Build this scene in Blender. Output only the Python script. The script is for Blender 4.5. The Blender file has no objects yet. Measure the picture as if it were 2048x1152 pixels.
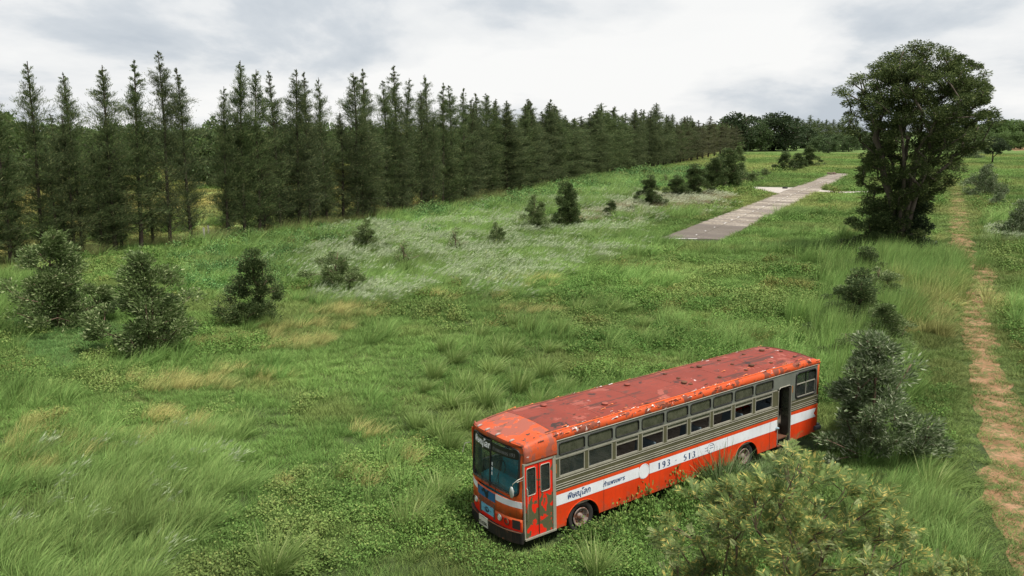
import bpy, math, random
import numpy as np
from mathutils import Vector, Matrix, Euler
PI = math.pi
D = bpy.data
scn = bpy.context.scene
COL = scn.collection

# ------------------------------------------------------------------ camera
FPX, CAMH, PITCH = 1638.6, 11.63, math.radians(10.848)      # focal length in pixels of a 2048 px wide picture
cam_d = D.cameras.new('camera')
cam_d.sensor_width = 36.0
cam_d.lens = 36.0 * FPX / 2048.0
cam_d.clip_start = 0.2
cam_d.clip_end = 9000.0
cam = D.objects.new('camera', cam_d)
cam.location = (0, 0, CAMH)
cam.rotation_euler = (PI / 2 - PITCH, 0, 0)
COL.objects.link(cam)
scn.camera = cam

# ------------------------------------------------------------------ world and sun
SUN_EL, SUN_AZ = math.radians(64), math.radians(128)       # azimuth clockwise from +Y
wld = D.worlds.new('World')
scn.world = wld
wld.use_nodes = True
nt = wld.node_tree
nt.nodes.clear()
def wn(t, **k):
    n = nt.nodes.new(t)
    for a, b in k.items(): setattr(n, a, b)
    return n
out = wn('ShaderNodeOutputWorld')
bg = wn('ShaderNodeBackground'); bg.inputs[1].default_value = 0.074
sky = wn('ShaderNodeTexSky', sky_type='NISHITA', sun_disc=False, sun_elevation=SUN_EL, sun_rotation=SUN_AZ)
sky.air_density = 1.0; sky.dust_density = 2.0
tc = wn('ShaderNodeTexCoord')
sep = wn('ShaderNodeSeparateXYZ'); nt.links.new(tc.outputs['Generated'], sep.inputs[0])
def wmath(op, a, b=None, clamp=False):
    n = wn('ShaderNodeMath', operation=op, use_clamp=clamp)
    for i, v in enumerate((a, b)):
        if v is None: continue
        if isinstance(v, (int, float)): n.inputs[i].default_value = v
        else: nt.links.new(v, n.inputs[i])
    return n.outputs[0]
zz = wmath('ADD', wmath('MAXIMUM', sep.outputs[2], 0.0), 0.30)
cmb = wn('ShaderNodeCombineXYZ')
nt.links.new(wmath('DIVIDE', sep.outputs[0], zz), cmb.inputs[0])
nt.links.new(wmath('DIVIDE', sep.outputs[1], zz), cmb.inputs[1])
def wnoise(scale, det, rough, dist=0.0, off=(0, 0, 0)):
    mp = wn('ShaderNodeMapping'); mp.inputs[1].default_value = off
    nt.links.new(cmb.outputs[0], mp.inputs[0])
    n = wn('ShaderNodeTexNoise'); n.inputs['Scale'].default_value = scale
    n.inputs['Detail'].default_value = det; n.inputs['Roughness'].default_value = rough
    n.inputs['Distortion'].default_value = dist
    nt.links.new(mp.outputs[0], n.inputs[0])
    return n.outputs[0]
def wramp(fac, stops):
    r = wn('ShaderNodeValToRGB')
    while len(r.color_ramp.elements) < len(stops): r.color_ramp.elements.new(0.5)
    for e, (p, c) in zip(r.color_ramp.elements, stops):
        e.position = p; e.color = (c[0], c[1], c[2], 1)
    nt.links.new(fac, r.inputs[0])
    return r.outputs[0]
n1 = wnoise(1.0, 9, 0.56, 0.2, (5.1, 2.7, 0))
cloudcol = wramp(n1, [(0.37, (5.1, 5.6, 6.15)), (0.44, (6.2, 6.6, 7.0)), (0.495, (7.9, 8.05, 8.15)), (0.58, (9.0, 9.0, 8.9))])
n2 = wnoise(0.30, 6, 0.55, 0.3, (9.3, 4.4, 0))
cov = wramp(n2, [(0.28, (0.72,) * 3), (0.48, (0.97,) * 3)])
mx = wn('ShaderNodeMix', data_type='RGBA')
nt.links.new(cov, mx.inputs[0]); nt.links.new(sky.outputs[0], mx.inputs[6]); nt.links.new(cloudcol, mx.inputs[7])
nt.links.new(mx.outputs[2], bg.inputs[0]); nt.links.new(bg.outputs[0], out.inputs[0])

sun_d = D.lights.new('sun', 'SUN')
sun_d.energy = 3.9; sun_d.angle = math.radians(9); sun_d.color = (1.0, 0.955, 0.89)
sun = D.objects.new('sun', sun_d)
sdir = Vector((math.cos(SUN_EL) * math.sin(SUN_AZ), math.cos(SUN_EL) * math.cos(SUN_AZ), math.sin(SUN_EL)))
sun.rotation_euler = sdir.to_track_quat('Z', 'Y').to_euler()
sun.location = (0, 0, 60)
COL.objects.link(sun)
vs = scn.view_settings
vs.view_transform = 'Standard'; vs.look = 'None'; vs.exposure = 0.55; vs.gamma = 1.0; vs.use_curve_mapping = False
scn.cycles.max_bounces = 6; scn.cycles.transparent_max_bounces = 8
scn.cycles.diffuse_bounces = 3; scn.cycles.transmission_bounces = 4

# ------------------------------------------------------------------ helpers
def tag(o, label=None, cat=None, group=None, kind=None):
    if label: o['label'] = label
    if cat: o['category'] = cat
    if group: o['group'] = group
    if kind: o['kind'] = kind
    return o
def empty(name, loc=(0, 0, 0), rz=0.0):
    o = D.objects.new(name, None); o.location = loc; o.rotation_euler = (0, 0, rz)
    o.empty_display_size = 0.3
    COL.objects.link(o); return o
def link(name, me, parent=None, loc=None):
    o = D.objects.new(name, me)
    if parent is not None: o.parent = parent
    if loc is not None: o.location = loc
    COL.objects.link(o); return o
def npmesh(name, V, F, mats, mi=None, smooth=False):
    """V (n,3) array, F (m,k) array or list of faces."""
    me = D.meshes.new(name)
    if isinstance(F, np.ndarray):
        k = F.shape[1]; m = F.shape[0]
        me.vertices.add(len(V)); me.vertices.foreach_set('co', np.asarray(V, np.float32).ravel())
        me.loops.add(m * k); me.loops.foreach_set('vertex_index', F.astype(np.int32).ravel())
        me.polygons.add(m); me.polygons.foreach_set('loop_start', np.arange(0, m * k, k, dtype=np.int32))
        me.polygons.foreach_set('loop_total', np.full(m, k, np.int32))
        me.update(calc_edges=True)
    else:
        me.from_pydata([tuple(v) for v in V], [], F); me.update()
    for mt in (mats if isinstance(mats, (list, tuple)) else [mats]): me.materials.append(mt)
    if mi is not None: me.polygons.foreach_set('material_index', np.asarray(mi, np.int32))
    if smooth: me.polygons.foreach_set('use_smooth', np.ones(len(me.polygons), bool))
    me.validate(); return me
class MB:
    def __init__(s): s.v = []; s.f = []
    def add(s, vs_, fs):
        b = len(s.v); s.v += [tuple(v) for v in vs_]; s.f += [tuple(b + i for i in f) for f in fs]; return s
    def box(s, a, b):
        (x0, y0, z0), (x1, y1, z1) = a, b
        return s.add([(x0, y0, z0), (x1, y0, z0), (x1, y1, z0), (x0, y1, z0), (x0, y0, z1), (x1, y0, z1), (x1, y1, z1), (x0, y1, z1)],
                     [(0, 3, 2, 1), (4, 5, 6, 7), (0, 1, 5, 4), (1, 2, 6, 5), (2, 3, 7, 6), (3, 0, 4, 7)])
    def tube(s, pts, rad, n=8, caps=True):
        pts = [Vector(p) for p in pts]
        rads = rad if isinstance(rad, (list, tuple)) else [rad] * len(pts)
        vs_, fs = [], []
        ref = Vector((0, 0, 1))
        for i, p in enumerate(pts):
            t = (pts[min(i + 1, len(pts) - 1)] - pts[max(i - 1, 0)])
            t = t.normalized() if t.length > 1e-9 else Vector((0, 0, 1))
            r = ref if abs(t.dot(ref)) < 0.95 else Vector((1, 0, 0))
            a = t.cross(r).normalized(); b = t.cross(a)
            for k in range(n):
                q = 2 * PI * k / n
                vs_.append(p + (a * math.cos(q) + b * math.sin(q)) * rads[i])
        for i in range(len(pts) - 1):
            for k in range(n):
                fs.append((i * n + k, i * n + (k + 1) % n, (i + 1) * n + (k + 1) % n, (i + 1) * n + k))
        if caps:
            fs.append(tuple(range(n))[::-1]); fs.append(tuple((len(pts) - 1) * n + k for k in range(n)))
        return s.add(vs_, fs)
    def lathe(s, prof, axis='y', c=(0, 0, 0), n=28):
        vs_, fs = [], []
        for (r, h) in prof:
            for k in range(n):
                q = 2 * PI * k / n; a, b = r * math.cos(q), r * math.sin(q)
                p = {'y': (a, h, b), 'z': (a, b, h), 'x': (h, a, b)}[axis]
                vs_.append((c[0] + p[0], c[1] + p[1], c[2] + p[2]))
        for i in range(len(prof) - 1):
            for k in range(n):
                fs.append((i * n + k, i * n + (k + 1) % n, (i + 1) * n + (k + 1) % n, (i + 1) * n + k))
        return s.add(vs_, fs)
    def build(s, name, m, parent=None, smooth=False, loc=None):
        me = D.meshes.new(name); me.from_pydata(s.v, [], s.f); me.update()
        for mt in (m if isinstance(m, (list, tuple)) else [m]): me.materials.append(mt)
        import bmesh
        bm = bmesh.new(); bm.from_mesh(me); bmesh.ops.recalc_face_normals(bm, faces=bm.faces); bm.to_mesh(me); bm.free()
        if smooth: me.polygons.foreach_set('use_smooth', np.ones(len(me.polygons), bool))
        return link(name, me, parent, loc)

# ------------------------------------------------------------------ ground maths
SP, CP = math.sin(PITCH), math.cos(PITCH)
def ray(px, py):
    a = (px - 1024) / FPX; b = -(py - 576) / FPX
    return a, CP + b * SP, -SP + b * CP
def G(px, py):                      # where a sight line meets the ground
    a, d, e = ray(px, py); t = -CAMH / e
    return a * t, d * t
def hgt(px, ytop, y):               # height of something at distance y whose top is seen at row ytop
    a, d, e = ray(px, ytop); t = y / d
    return CAMH + e * t
_rs = np.random.RandomState(7)
_LAT = _rs.rand(256, 256)
def vnoise(x, y, s, o=0):
    x = np.asarray(x) / s + 37.7 * o + 500; y = np.asarray(y) / s + 91.3 * o + 500
    xi = np.floor(x).astype(int); yi = np.floor(y).astype(int); fx = x - xi; fy = y - yi
    fx = fx * fx * (3 - 2 * fx); fy = fy * fy * (3 - 2 * fy)
    g = lambda a, b: _LAT[a % 256, b % 256]
    return (g(xi, yi) * (1 - fx) + g(xi + 1, yi) * fx) * (1 - fy) + (g(xi, yi + 1) * (1 - fx) + g(xi + 1, yi + 1) * fx) * fy
def fb(x, y, s, o=0): return 0.55 * vnoise(x, y, s, o) + 0.3 * vnoise(x, y, s * .45, o + 3) + 0.15 * vnoise(x, y, s * .2, o + 6)
def inpoly(x, y, poly):
    x = np.asarray(x); y = np.asarray(y); c = np.zeros(x.shape, bool); n = len(poly)
    for i in range(n):
        x1, y1 = poly[i]; x2, y2 = poly[(i + 1) % n]
        if y1 == y2: continue
        c ^= ((y1 > y) != (y2 > y)) & (x < (x2 - x1) * (y - y1) / (y2 - y1) + x1)
    return c
def zone(pts): return [G(*p) for p in pts]
def segdist(x, y, P):
    d = np.full(np.shape(x), 1e9)
    for (x1, y1), (x2, y2) in zip(P[:-1], P[1:]):
        L = (x2 - x1) ** 2 + (y2 - y1) ** 2
        t = np.clip(((x - x1) * (x2 - x1) + (y - y1) * (y2 - y1)) / L, 0, 1)
        d = np.minimum(d, np.hypot(x - x1 - t * (x2 - x1), y - y1 - t * (y2 - y1)))
    return d

# ------------------------------------------------------------------ materials
def newmat(name):
    m = D.materials.new(name); m.use_nodes = True; n = m.node_tree; n.nodes.clear()
    return m, n
class NT:
    def __init__(s, name):
        s.m, s.t = newmat(name); s.L = s.t.links
        s.o = s.t.nodes.new('ShaderNodeOutputMaterial')
    def n(s, t, **k):
        x = s.t.nodes.new(t)
        for a, b in k.items(): setattr(x, a, b)
        return x
    def put(s, sock, v):
        if v is None: return
        if isinstance(v, bpy.types.NodeSocket): s.L.new(v, sock)
        elif isinstance(v, (tuple, list)) and len(v) == 3 and sock.type == 'RGBA': sock.default_value = (*v, 1)
        else: sock.default_value = v
    def math(s, op, a, b=None, clamp=False):
        x = s.n('ShaderNodeMath', operation=op, use_clamp=clamp); s.put(x.inputs[0], a); s.put(x.inputs[1], b); return x.outputs[0]
    def mix(s, f, a, b, mode='MIX'):
        x = s.n('ShaderNodeMix', data_type='RGBA', blend_type=mode); s.put(x.inputs[0], f); s.put(x.inputs[6], a); s.put(x.inputs[7], b); return x.outputs[2]
    def coord(s, kind='Object', scale=(1, 1, 1), loc=(0, 0, 0)):
        if kind == 'World': c = s.n('ShaderNodeNewGeometry').outputs['Position']
        else: c = s.n('ShaderNodeTexCoord').outputs[kind]
        mp = s.n('ShaderNodeMapping'); mp.inputs[3].default_value = scale; mp.inputs[1].default_value = loc
        s.L.new(c, mp.inputs[0]); return mp.outputs[0]
    def noise(s, co, scale, det=5, rough=.55, dist=0):
        x = s.n('ShaderNodeTexNoise'); s.L.new(co, x.inputs[0]); x.inputs['Scale'].default_value = scale
        x.inputs['Detail'].default_value = det; x.inputs['Roughness'].default_value = rough; x.inputs['Distortion'].default_value = dist
        return x.outputs[0]
    def ramp(s, f, stops, interp='LINEAR'):
        r = s.n('ShaderNodeValToRGB'); r.color_ramp.interpolation = interp
        while len(r.color_ramp.elements) < len(stops): r.color_ramp.elements.new(.5)
        for e, (p, c) in zip(r.color_ramp.elements, stops):
            e.position = p; e.color = (*c, 1) if isinstance(c, tuple) else (c, c, c, 1)
        s.L.new(f, r.inputs[0]); return r.outputs[0]
    def bsdf(s, col, rough=.6, metal=0.0, spec=.22, bump=None, bstr=.3, bdist=.02, alpha=None):
        b = s.n('ShaderNodeBsdfPrincipled'); s.put(b.inputs['Base Color'], col); s.put(b.inputs['Roughness'], rough)
        s.put(b.inputs['Metallic'], metal); s.put(b.inputs['Specular IOR Level'], spec)
        if alpha is not None: s.put(b.inputs['Alpha'], alpha)
        if bump is not None:
            u = s.n('ShaderNodeBump'); u.inputs['Strength'].default_value = bstr; u.inputs['Distance'].default_value = bdist
            s.L.new(bump, u.inputs['Height']); s.L.new(u.outputs[0], b.inputs['Normal'])
        s.L.new(b.outputs[0], s.o.inputs[0]); return s.m

def paint(name, col, rough=.5, var=.25, dirt=(.12, .07, .04), dirt_amt=.35, peel=None, peel_t=.6, peel_scale=2.5, streak=True, metal=0.0, scale=1.0, mud=False):
    """weathered paint: tone variation, grime, optional peeling layers (colour, threshold, scale)"""
    s = NT(name); co = s.coord('Object')
    a = s.noise(co, 1.3 * scale, 6, .6)
    c = s.mix(s.ramp(a, [(.3, 0.0), (.75, 1.0)]), tuple(x * (1 - var) for x in col), tuple(min(1, x * (1 + var * .5)) for x in col))
    if streak:
        cs = s.coord('Object', (7, 7, .8))
        st = s.ramp(s.noise(cs, 1.2, 5, .6), [(.5, 0.0), (.78, dirt_amt)])
        c = s.mix(st, c, dirt)
    d = s.ramp(s.noise(co, 6 * scale, 8, .65), [(.56, 0.0), (.72, dirt_amt)])
    c = s.mix(d, c, dirt)
    if mud:      # splashed mud and scuffs along the sill
        sp = s.n('ShaderNodeSeparateXYZ'); s.L.new(co, sp.inputs[0])
        lv = s.math('ADD', s.math('MULTIPLY', s.math('SUBTRACT', .80, sp.outputs[2]), .9), s.math('MULTIPLY', s.math('SUBTRACT', s.noise(s.coord('Object', (1.6, 1, 1)), 3.0, 8, .65), .5), 1.6))
        c = s.mix(s.ramp(lv, [(.12, 0.0), (.55, .75)]), c, (.16, .09, .05))
        fade = s.noise(s.coord('Object', (.5, 1, 1)), 1.6, 5, .6)
        c = s.mix(s.ramp(fade, [(.5, 0.0), (.7, .16)]), c, (.50, .09, .03))
    r = rough
    if peel:
        for i, pl in enumerate(peel):
            pc, t, sc = pl[:3]
            co2 = s.coord('Object', pl[3] if len(pl) > 3 else (1, 1, 1), (i * 7.3, 3.1 * i, 1.7 * i))
            nn = s.noise(co2, sc, 9, .62, .4)
            c = s.mix(s.ramp(nn, [(t, 0.0), (t + .012, 1.0)]), c, pc)
    bp = s.noise(co, 9, 6, .6)
    return s.bsdf(c, rough, metal, .2, bp, .25, .01)

def plain(name, col, rough=.5, metal=0.0, var=.2, scale=6):
    s = NT(name); co = s.coord('Object'); a = s.noise(co, scale, 5, .6)
    c = s.mix(a, tuple(x * (1 - var) for x in col), tuple(min(1, x * (1 + var)) for x in col))
    return s.bsdf(c, rough, metal, .4, a, .12, .005)

def glassmat(name, col, alpha, rough=.12, dust=(.25, .25, .2)):
    s = NT(name); co = s.coord('Object')
    a = s.noise(co, 3.5, 6, .6)
    c = s.mix(s.ramp(a, [(.4, 0.0), (.75, .5)]), col, dust)
    al = s.ramp(a, [(.35, alpha), (.75, min(1, alpha + .18))])
    return s.bsdf(c, rough, 0, .6, alpha=al)

def leafmat(name, c1, c2, tip=None, tip_amt=.12, trans=.3, rough=.55, nscale=.5, alt=None):
    """foliage: colour differs leaf by leaf and clump by clump; thin leaves let some light through"""
    s = NT(name)
    g = s.n('ShaderNodeNewGeometry'); isl = g.outputs['Random Per Island']
    oi = s.n('ShaderNodeObjectInfo')
    co = s.coord('World'); cl = s.noise(co, nscale, 3, .5)
    f = s.math('ADD', s.math('MULTIPLY', isl, .55), s.math('MULTIPLY', s.ramp(cl, [(.3, 0.0), (.7, 1.0)]), .45))
    c = s.mix(f, c1, c2)
    c = s.mix(s.math('MULTIPLY', oi.outputs['Random'], .35), c, tuple(x * .62 for x in c1)) if alt is None else s.mix(s.math('MULTIPLY', oi.outputs['Random'], .85), c, alt)
    if tip:
        c = s.mix(s.ramp(isl, [(1 - tip_amt, 0.0), (1 - tip_amt + .01, .8)], 'LINEAR'), c, tip)
    p = s.n('ShaderNodeBsdfPrincipled'); s.put(p.inputs['Base Color'], c); s.put(p.inputs['Roughness'], rough); s.put(p.inputs['Specular IOR Level'], .12)
    tr = s.n('ShaderNodeBsdfTranslucent'); s.put(tr.inputs[0], c)
    m = s.n('ShaderNodeMixShader'); m.inputs[0].default_value = trans
    s.L.new(p.outputs[0], m.inputs[1]); s.L.new(tr.outputs[0], m.inputs[2]); s.L.new(m.outputs[0], s.o.inputs[0])
    return s.m
def tintmat(name, mul=1.0, head=None):
    """ground cover: every tuft has its own colour, every blade varies a little round it"""
    s = NT(name)
    at = s.n('ShaderNodeAttribute', attribute_type='INSTANCER', attribute_name='tint')
    g = s.n('ShaderNodeNewGeometry'); isl = g.outputs['Random Per Island']
    base = at.outputs['Color'] if head is None else s.mix(.25, head, at.outputs['Color'])
    v = s.math('ADD', s.math('MULTIPLY', isl, .75), .62)
    sc = s.n('ShaderNodeVectorMath', operation='SCALE'); s.L.new(base, sc.inputs[0]); s.L.new(v, sc.inputs['Scale'])
    c = s.mix(s.ramp(isl, [(.90, 0.0), (.91, .35)]), sc.outputs[0], (.30, .24, .10))
    p = s.n('ShaderNodeBsdfPrincipled'); s.put(p.inputs['Base Color'], c); s.put(p.inputs['Roughness'], .65); s.put(p.inputs['Specular IOR Level'], .10)
    tr = s.n('ShaderNodeBsdfTranslucent'); s.put(tr.inputs[0], c)
    m = s.n('ShaderNodeMixShader'); m.inputs[0].default_value = .18
    s.L.new(p.outputs[0], m.inputs[1]); s.L.new(tr.outputs[0], m.inputs[2]); s.L.new(m.outputs[0], s.o.inputs[0])
    return s.m

# ------------------------------------------------------------------ ground zones (world polygons)
ROW = [(-75, 28), (-52, 58), (-37, 82), (-29, 92), (-21, 106), (-8, 131), (19.5, 206), (77, 338), (140, 500)]   # foot of the long tree row
def rowx(y):
    y = np.asarray(y, float)
    return np.interp(y, [p[1] for p in ROW], [p[0] for p in ROW])
Z_PLUME = zone([(600, 478), (760, 462), (900, 434), (1010, 412), (1045, 440), (1180, 458), (1225, 470), (1300, 452), (1235, 505), (1150, 555), (1010, 585), (880, 600), (760, 610), (600, 622), (560, 560)])
Z_PLUME2 = zone([(1180, 430), (1260, 404), (1330, 398), (1410, 392), (1400, 412), (1290, 432), (1200, 462)])
Z_PLUME3 = zone([(1160, 392), (1230, 380), (1300, 392), (1250, 406), (1190, 414), (1100, 430), (1000, 430), (1080, 408)])
Z_LUSH = zone([(330, 560), (380, 500), (600, 462), (900, 416), (1010, 390), (1180, 360), (1400, 324), (1440, 330), (1330, 372), (1150, 392), (1000, 412), (760, 462), (600, 480), (560, 560), (420, 600)])
Z_TALL = zone([(0, 905), (150, 862), (300, 872), (420, 890), (470, 985), (390, 1075), (300, 1160), (-60, 1160)])
Z_SMOOTH = zone([(0, 655), (150, 640), (260, 630), (330, 660), (230, 720), (120, 735), (0, 745)])
Z_WEED1 = zone([(0, 745), (120, 735), (240, 700), (420, 640), (560, 650), (430, 735), (330, 790), (210, 860), (60, 890), (0, 900)])
Z_WEED2 = zone([(330, 1160), (400, 1075), (480, 1000), (590, 935), (720, 880), (820, 870), (1000, 1000), (1110, 1080), (1210, 1050), (1330, 1000), (1400, 960), (1440, 1000), (1440, 1160)])
Z_WEED3 = zone([(1180, 575), (1290, 540), (1500, 520), (1690, 560), (1700, 650), (1660, 740), (1540, 690), (1300, 740), (1150, 790), (1110, 700), (1150, 640)])
Z_REED = zone([(1690, 545), (1800, 510), (1900, 520), (1890, 590), (1860, 660), (1830, 760), (1840, 850), (1790, 900), (1790, 800), (1700, 660)])
Z_TANB = zone([(1850, 560), (1915, 540), (1925, 620), (1900, 690), (1860, 720), (1850, 640)])
Z_REED2 = zone([(1760, 900), (1830, 850), (1890, 900), (1900, 1010), (1940, 1160), (1560, 1160)])
Z_TUSS = zone([(820, 700), (870, 640), (1000, 610), (1160, 600), (1180, 700), (1120, 790), (1000, 830), (930, 880), (860, 870), (800, 760)])
PATH = [G(*p) for p in [(2330, 1500), (2110, 1160), (2050, 1060), (2030, 960), (2010, 880), (1992, 810), (1975, 740), (1957, 680), (1948, 625), (1958, 585), (1972, 550), (1930, 510), (1922, 470), (1916, 430), (1914, 392), (1900, 360)]]
def path_halfw(y): return np.interp(y, [12, 20, 26, 34, 45, 60, 100, 200], [.8, .85, .95, .95, .8, .75, 1.2, .8])
SA, SB, SC_, SD = G(1315, 479), G(1662, 347), G(1698, 347), G(1427, 484)
GOLD = [(360, 760, 2.2), (490, 765, 1.8), (430, 690, 1.2), (520, 690, 2.0), (590, 690, 1.6), (370, 840, 1.6), (200, 880, 2.2), (300, 880, 1.4), (700, 625, 2.4), (900, 590, 3.0), (1055, 565, 2.6),
        (1060, 620, 1.6), (680, 650, 1.8), (560, 660, 1.5), (90, 900, 1.6), (330, 870, 1.5), (30, 950, 1.2), (760, 860, 1.0), (2040, 610, 2.2), (130, 850, 1.5), (620, 985, 1.0), (700, 960, .8), (860, 930, .9), (1720, 470, 2.5), (1880, 480, 2.0)]
GOLDW = [(*G(a, b), r) for a, b, r in GOLD]
def goldw(x, y):
    w = np.zeros(np.shape(x))
    for gx, gy, r in GOLDW:
        d2 = ((x - gx) / 1.5) ** 2 + (y - gy) ** 2
        w = np.maximum(w, np.exp(-d2 / (r * r * .55)))
    return w
def behind_row(x, y): return x < rowx(y) - 3.0
def strip_mask(x, y, grow=0.0):
    poly = [SA, SB, SC_, SD]
    return inpoly(x, y, poly)
BUS_O = Vector((0.284, 21.032, 0.0)); BUS_R = Euler((-0.023, -0.012, 0.626))
BM = Matrix.Translation(BUS_O) @ BUS_R.to_matrix().to_4x4()
def in_bus(x, y, m=0.0):
    c, s = math.cos(0.626), math.sin(0.626)
    u = (x - BUS_O.x) * c + (y - BUS_O.y) * s; v = -(x - BUS_O.x) * s + (y - BUS_O.y) * c
    return (u > -.35 - m) & (u < 13.9 + m) & (v > -m) & (v < 2.5 + m)

# ------------------------------------------------------------------ ground
def ground_colour(x, y):
    n = fb(x, y, 9.0, 1); n2 = fb(x, y, 2.2, 2)
    base = np.stack([.036 + .028 * n, .055 + .035 * n, .018 + .012 * n2], -1)
    dryv = np.clip((fb(x, y, 14, 5) - .52) * 5, 0, 1)[..., None]
    base = base * (1 - .5 * dryv) + np.array([.12, .105, .04]) * .5 * dryv
    far = np.clip((y - 150) / 200, 0, 1)[..., None]
    base = base * (1 - far) + (np.array([.10, .155, .045]) * (.75 + .6 * n[..., None])) * far
    b = behind_row(x, y)
    yf = np.array([.46, .38, .13]) * (.6 + .7 * n2[..., None]); gf = np.array([.20, .26, .08]) * (.7 + .6 * n[..., None])
    k = np.clip((fb(x, y, 26, 8) - .38) * 6, 0, 1)[..., None]
    base = np.where(b[..., None], yf * k + gf * (1 - k), base)
    rd = np.clip(1 - np.abs(x - rowx(y)) / 2.2, 0, 1)[..., None] * np.clip((fb(x, y, 3.0, 11) - .35) * 4, 0, 1)[..., None]
    base = base * (1 - rd) + np.array([.15, .07, .04]) * rd
    return base
def axis(lo, hi, c, step, grow):
    a = [c]; s = step
    while a[-1] < hi: a.append(a[-1] + s); s = min(s * grow, 400)
    b = [c]; s = step
    while b[-1] > lo: b.append(b[-1] - s); s = min(s * grow, 400)
    return np.array(sorted(set(a + b)))
gx = axis(-5000, 5000, 0.0, .9, 1.022); gy = axis(-400, 7000, 40.0, .9, 1.02)
X, Y = np.meshgrid(gx, gy)
Zg = np.zeros_like(X)
V = np.stack([X.ravel(), Y.ravel(), Zg.ravel()], 1)
nx, ny = len(gx), len(gy)
ii = (np.arange(ny - 1)[:, None] * nx + np.arange(nx - 1)[None, :]).ravel()
F = np.stack([ii, ii + 1, ii + 1 + nx, ii + nx], 1)
s = NT('ground_soil')
ca = s.n('ShaderNodeAttribute', attribute_name='gcol')
co = s.coord('World')
nz = s.noise(co, 1.7, 8, .65)
c = s.mix(1.0, ca.outputs['Color'], s.ramp(nz, [(.25, (.55, .55, .55)), (.75, (1.4, 1.4, 1.35))]), 'MULTIPLY')
nz2 = s.noise(co, 14, 5, .7)
c = s.mix(s.ramp(nz2, [(.5, 0.0), (.75, .5)]), c, (.055, .042, .02))
M_GROUND = s.bsdf(c, .95, 0, .1, nz2, .6, .05)
gm = npmesh('ground', V, F, M_GROUND)
gc = ground_colour(V[:, 0], V[:, 1])
at = gm.color_attributes.new('gcol', 'FLOAT_COLOR', 'POINT')
at.data.foreach_set('color', np.concatenate([gc, np.ones((len(gc), 1))], 1).astype(np.float32).ravel())
tag(link('ground', gm), kind='structure')

# concrete strip ---------------------------------------------------------
sdirv = Vector((SB[0] - SA[0], SB[1] - SA[1], 0)); SL = sdirv.length; sdirv.normalize()
snrm = Vector((sdirv.y, -sdirv.x, 0))
def SW(t, w, z=0.0): p = Vector((SA[0], SA[1], 0)) + sdirv * t + snrm * w; return (p.x, p.y, z)
SWID = 6.4
s = NT('old_concrete')
mpn = s.n('ShaderNodeTexCoord').outputs['Object']
n_a = s.noise(s.coord('Object', (1, .35, 1)), .35, 7, .62); n_b = s.noise(mpn, 3, 7, .65)
c = s.ramp(n_a, [(.36, (.19, .155, .115)), (.5, (.34, .295, .235)), (.64, (.46, .41, .34))])
c = s.mix(s.ramp(n_b, [(.42, 0.0), (.62, .75)]), c, (.09, .072, .06))
sp = s.n('ShaderNodeSeparateXYZ'); s.L.new(mpn, sp.inputs[0])
dark = s.ramp(sp.outputs[0], [(0.0, 1.0), (.5, 1.0)])
dk = s.math('LESS_THAN', s.math('ADD', sp.outputs[0], s.math('MULTIPLY', s.math('SUBTRACT', n_b, .5), 1.5)), 17.0)
c = s.mix(s.math('MULTIPLY', dk, .82), c, (.105, .088, .072))
def jointlines(ax, per, w):
    fr = s.math('ABSOLUTE', s.math('SUBTRACT', s.math('FRACT', s.math('DIVIDE', sp.outputs[ax], per)), .5))
    return s.math('GREATER_THAN', fr, .5 - w / per)
j = s.math('MAXIMUM', jointlines(0, 3.0, .06), jointlines(1, 3.2, .05))
c = s.mix(s.math('MULTIPLY', j, .8), c, (.05, .045, .03))
streaks = s.ramp(s.noise(s.coord('Object', (.35, .04, 1)), 1.6, 5, .65), [(.46, 0.0), (.60, .75)])
c = s.mix(streaks, c, (.12, .10, .09))
M_CONC = s.bsdf(c, .85, 0, .2, n_b, .4, .01)
def ragged(p, q, n, amp, rs):
    o = []
    for i in range(n):
        t = i / n; k = amp * (rs.random() - .5) * 2 * (1 if i else .4)
        dx, dy = q[0] - p[0], q[1] - p[1]; L = math.hypot(dx, dy)
        o.append((p[0] + dx * t - dy / L * k, p[1] + dy * t + dx / L * k))
    return o
rs = random.Random(4)
def sheet(name, pts, z, thick, m, parent=None, local=None):
    v = [(x, y, z) for x, y in pts] + [(x, y, z - thick) for x, y in pts]; n = len(pts)
    f = [tuple(range(n))] + [(i, i + n, (i + 1) % n + n, (i + 1) % n) for i in range(n)]
    return MB().add(v, f).build(name, m, parent)
road = empty('concrete_strip', (SA[0], SA[1], 0), math.atan2(sdirv.y, sdirv.x)); tag(road, kind='structure')
road_pts = ragged((0, 0), (2, -3.0), 4, .3, rs) + ragged((2.0, -3.0), (2.6, -SWID), 4, .35, rs) + ragged((2.6, -SWID), (SL, -SWID + .9), 90, .12, rs) + ragged((SL, -SWID + .9), (SL, 0.2), 4, .1, rs) + ragged((SL, 0.2), (0, 0), 90, .12, rs)
wroad = [(p[0], p[1]) for p in road_pts]
sheet('road_surface', wroad, .05, .06, M_CONC, road)
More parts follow.
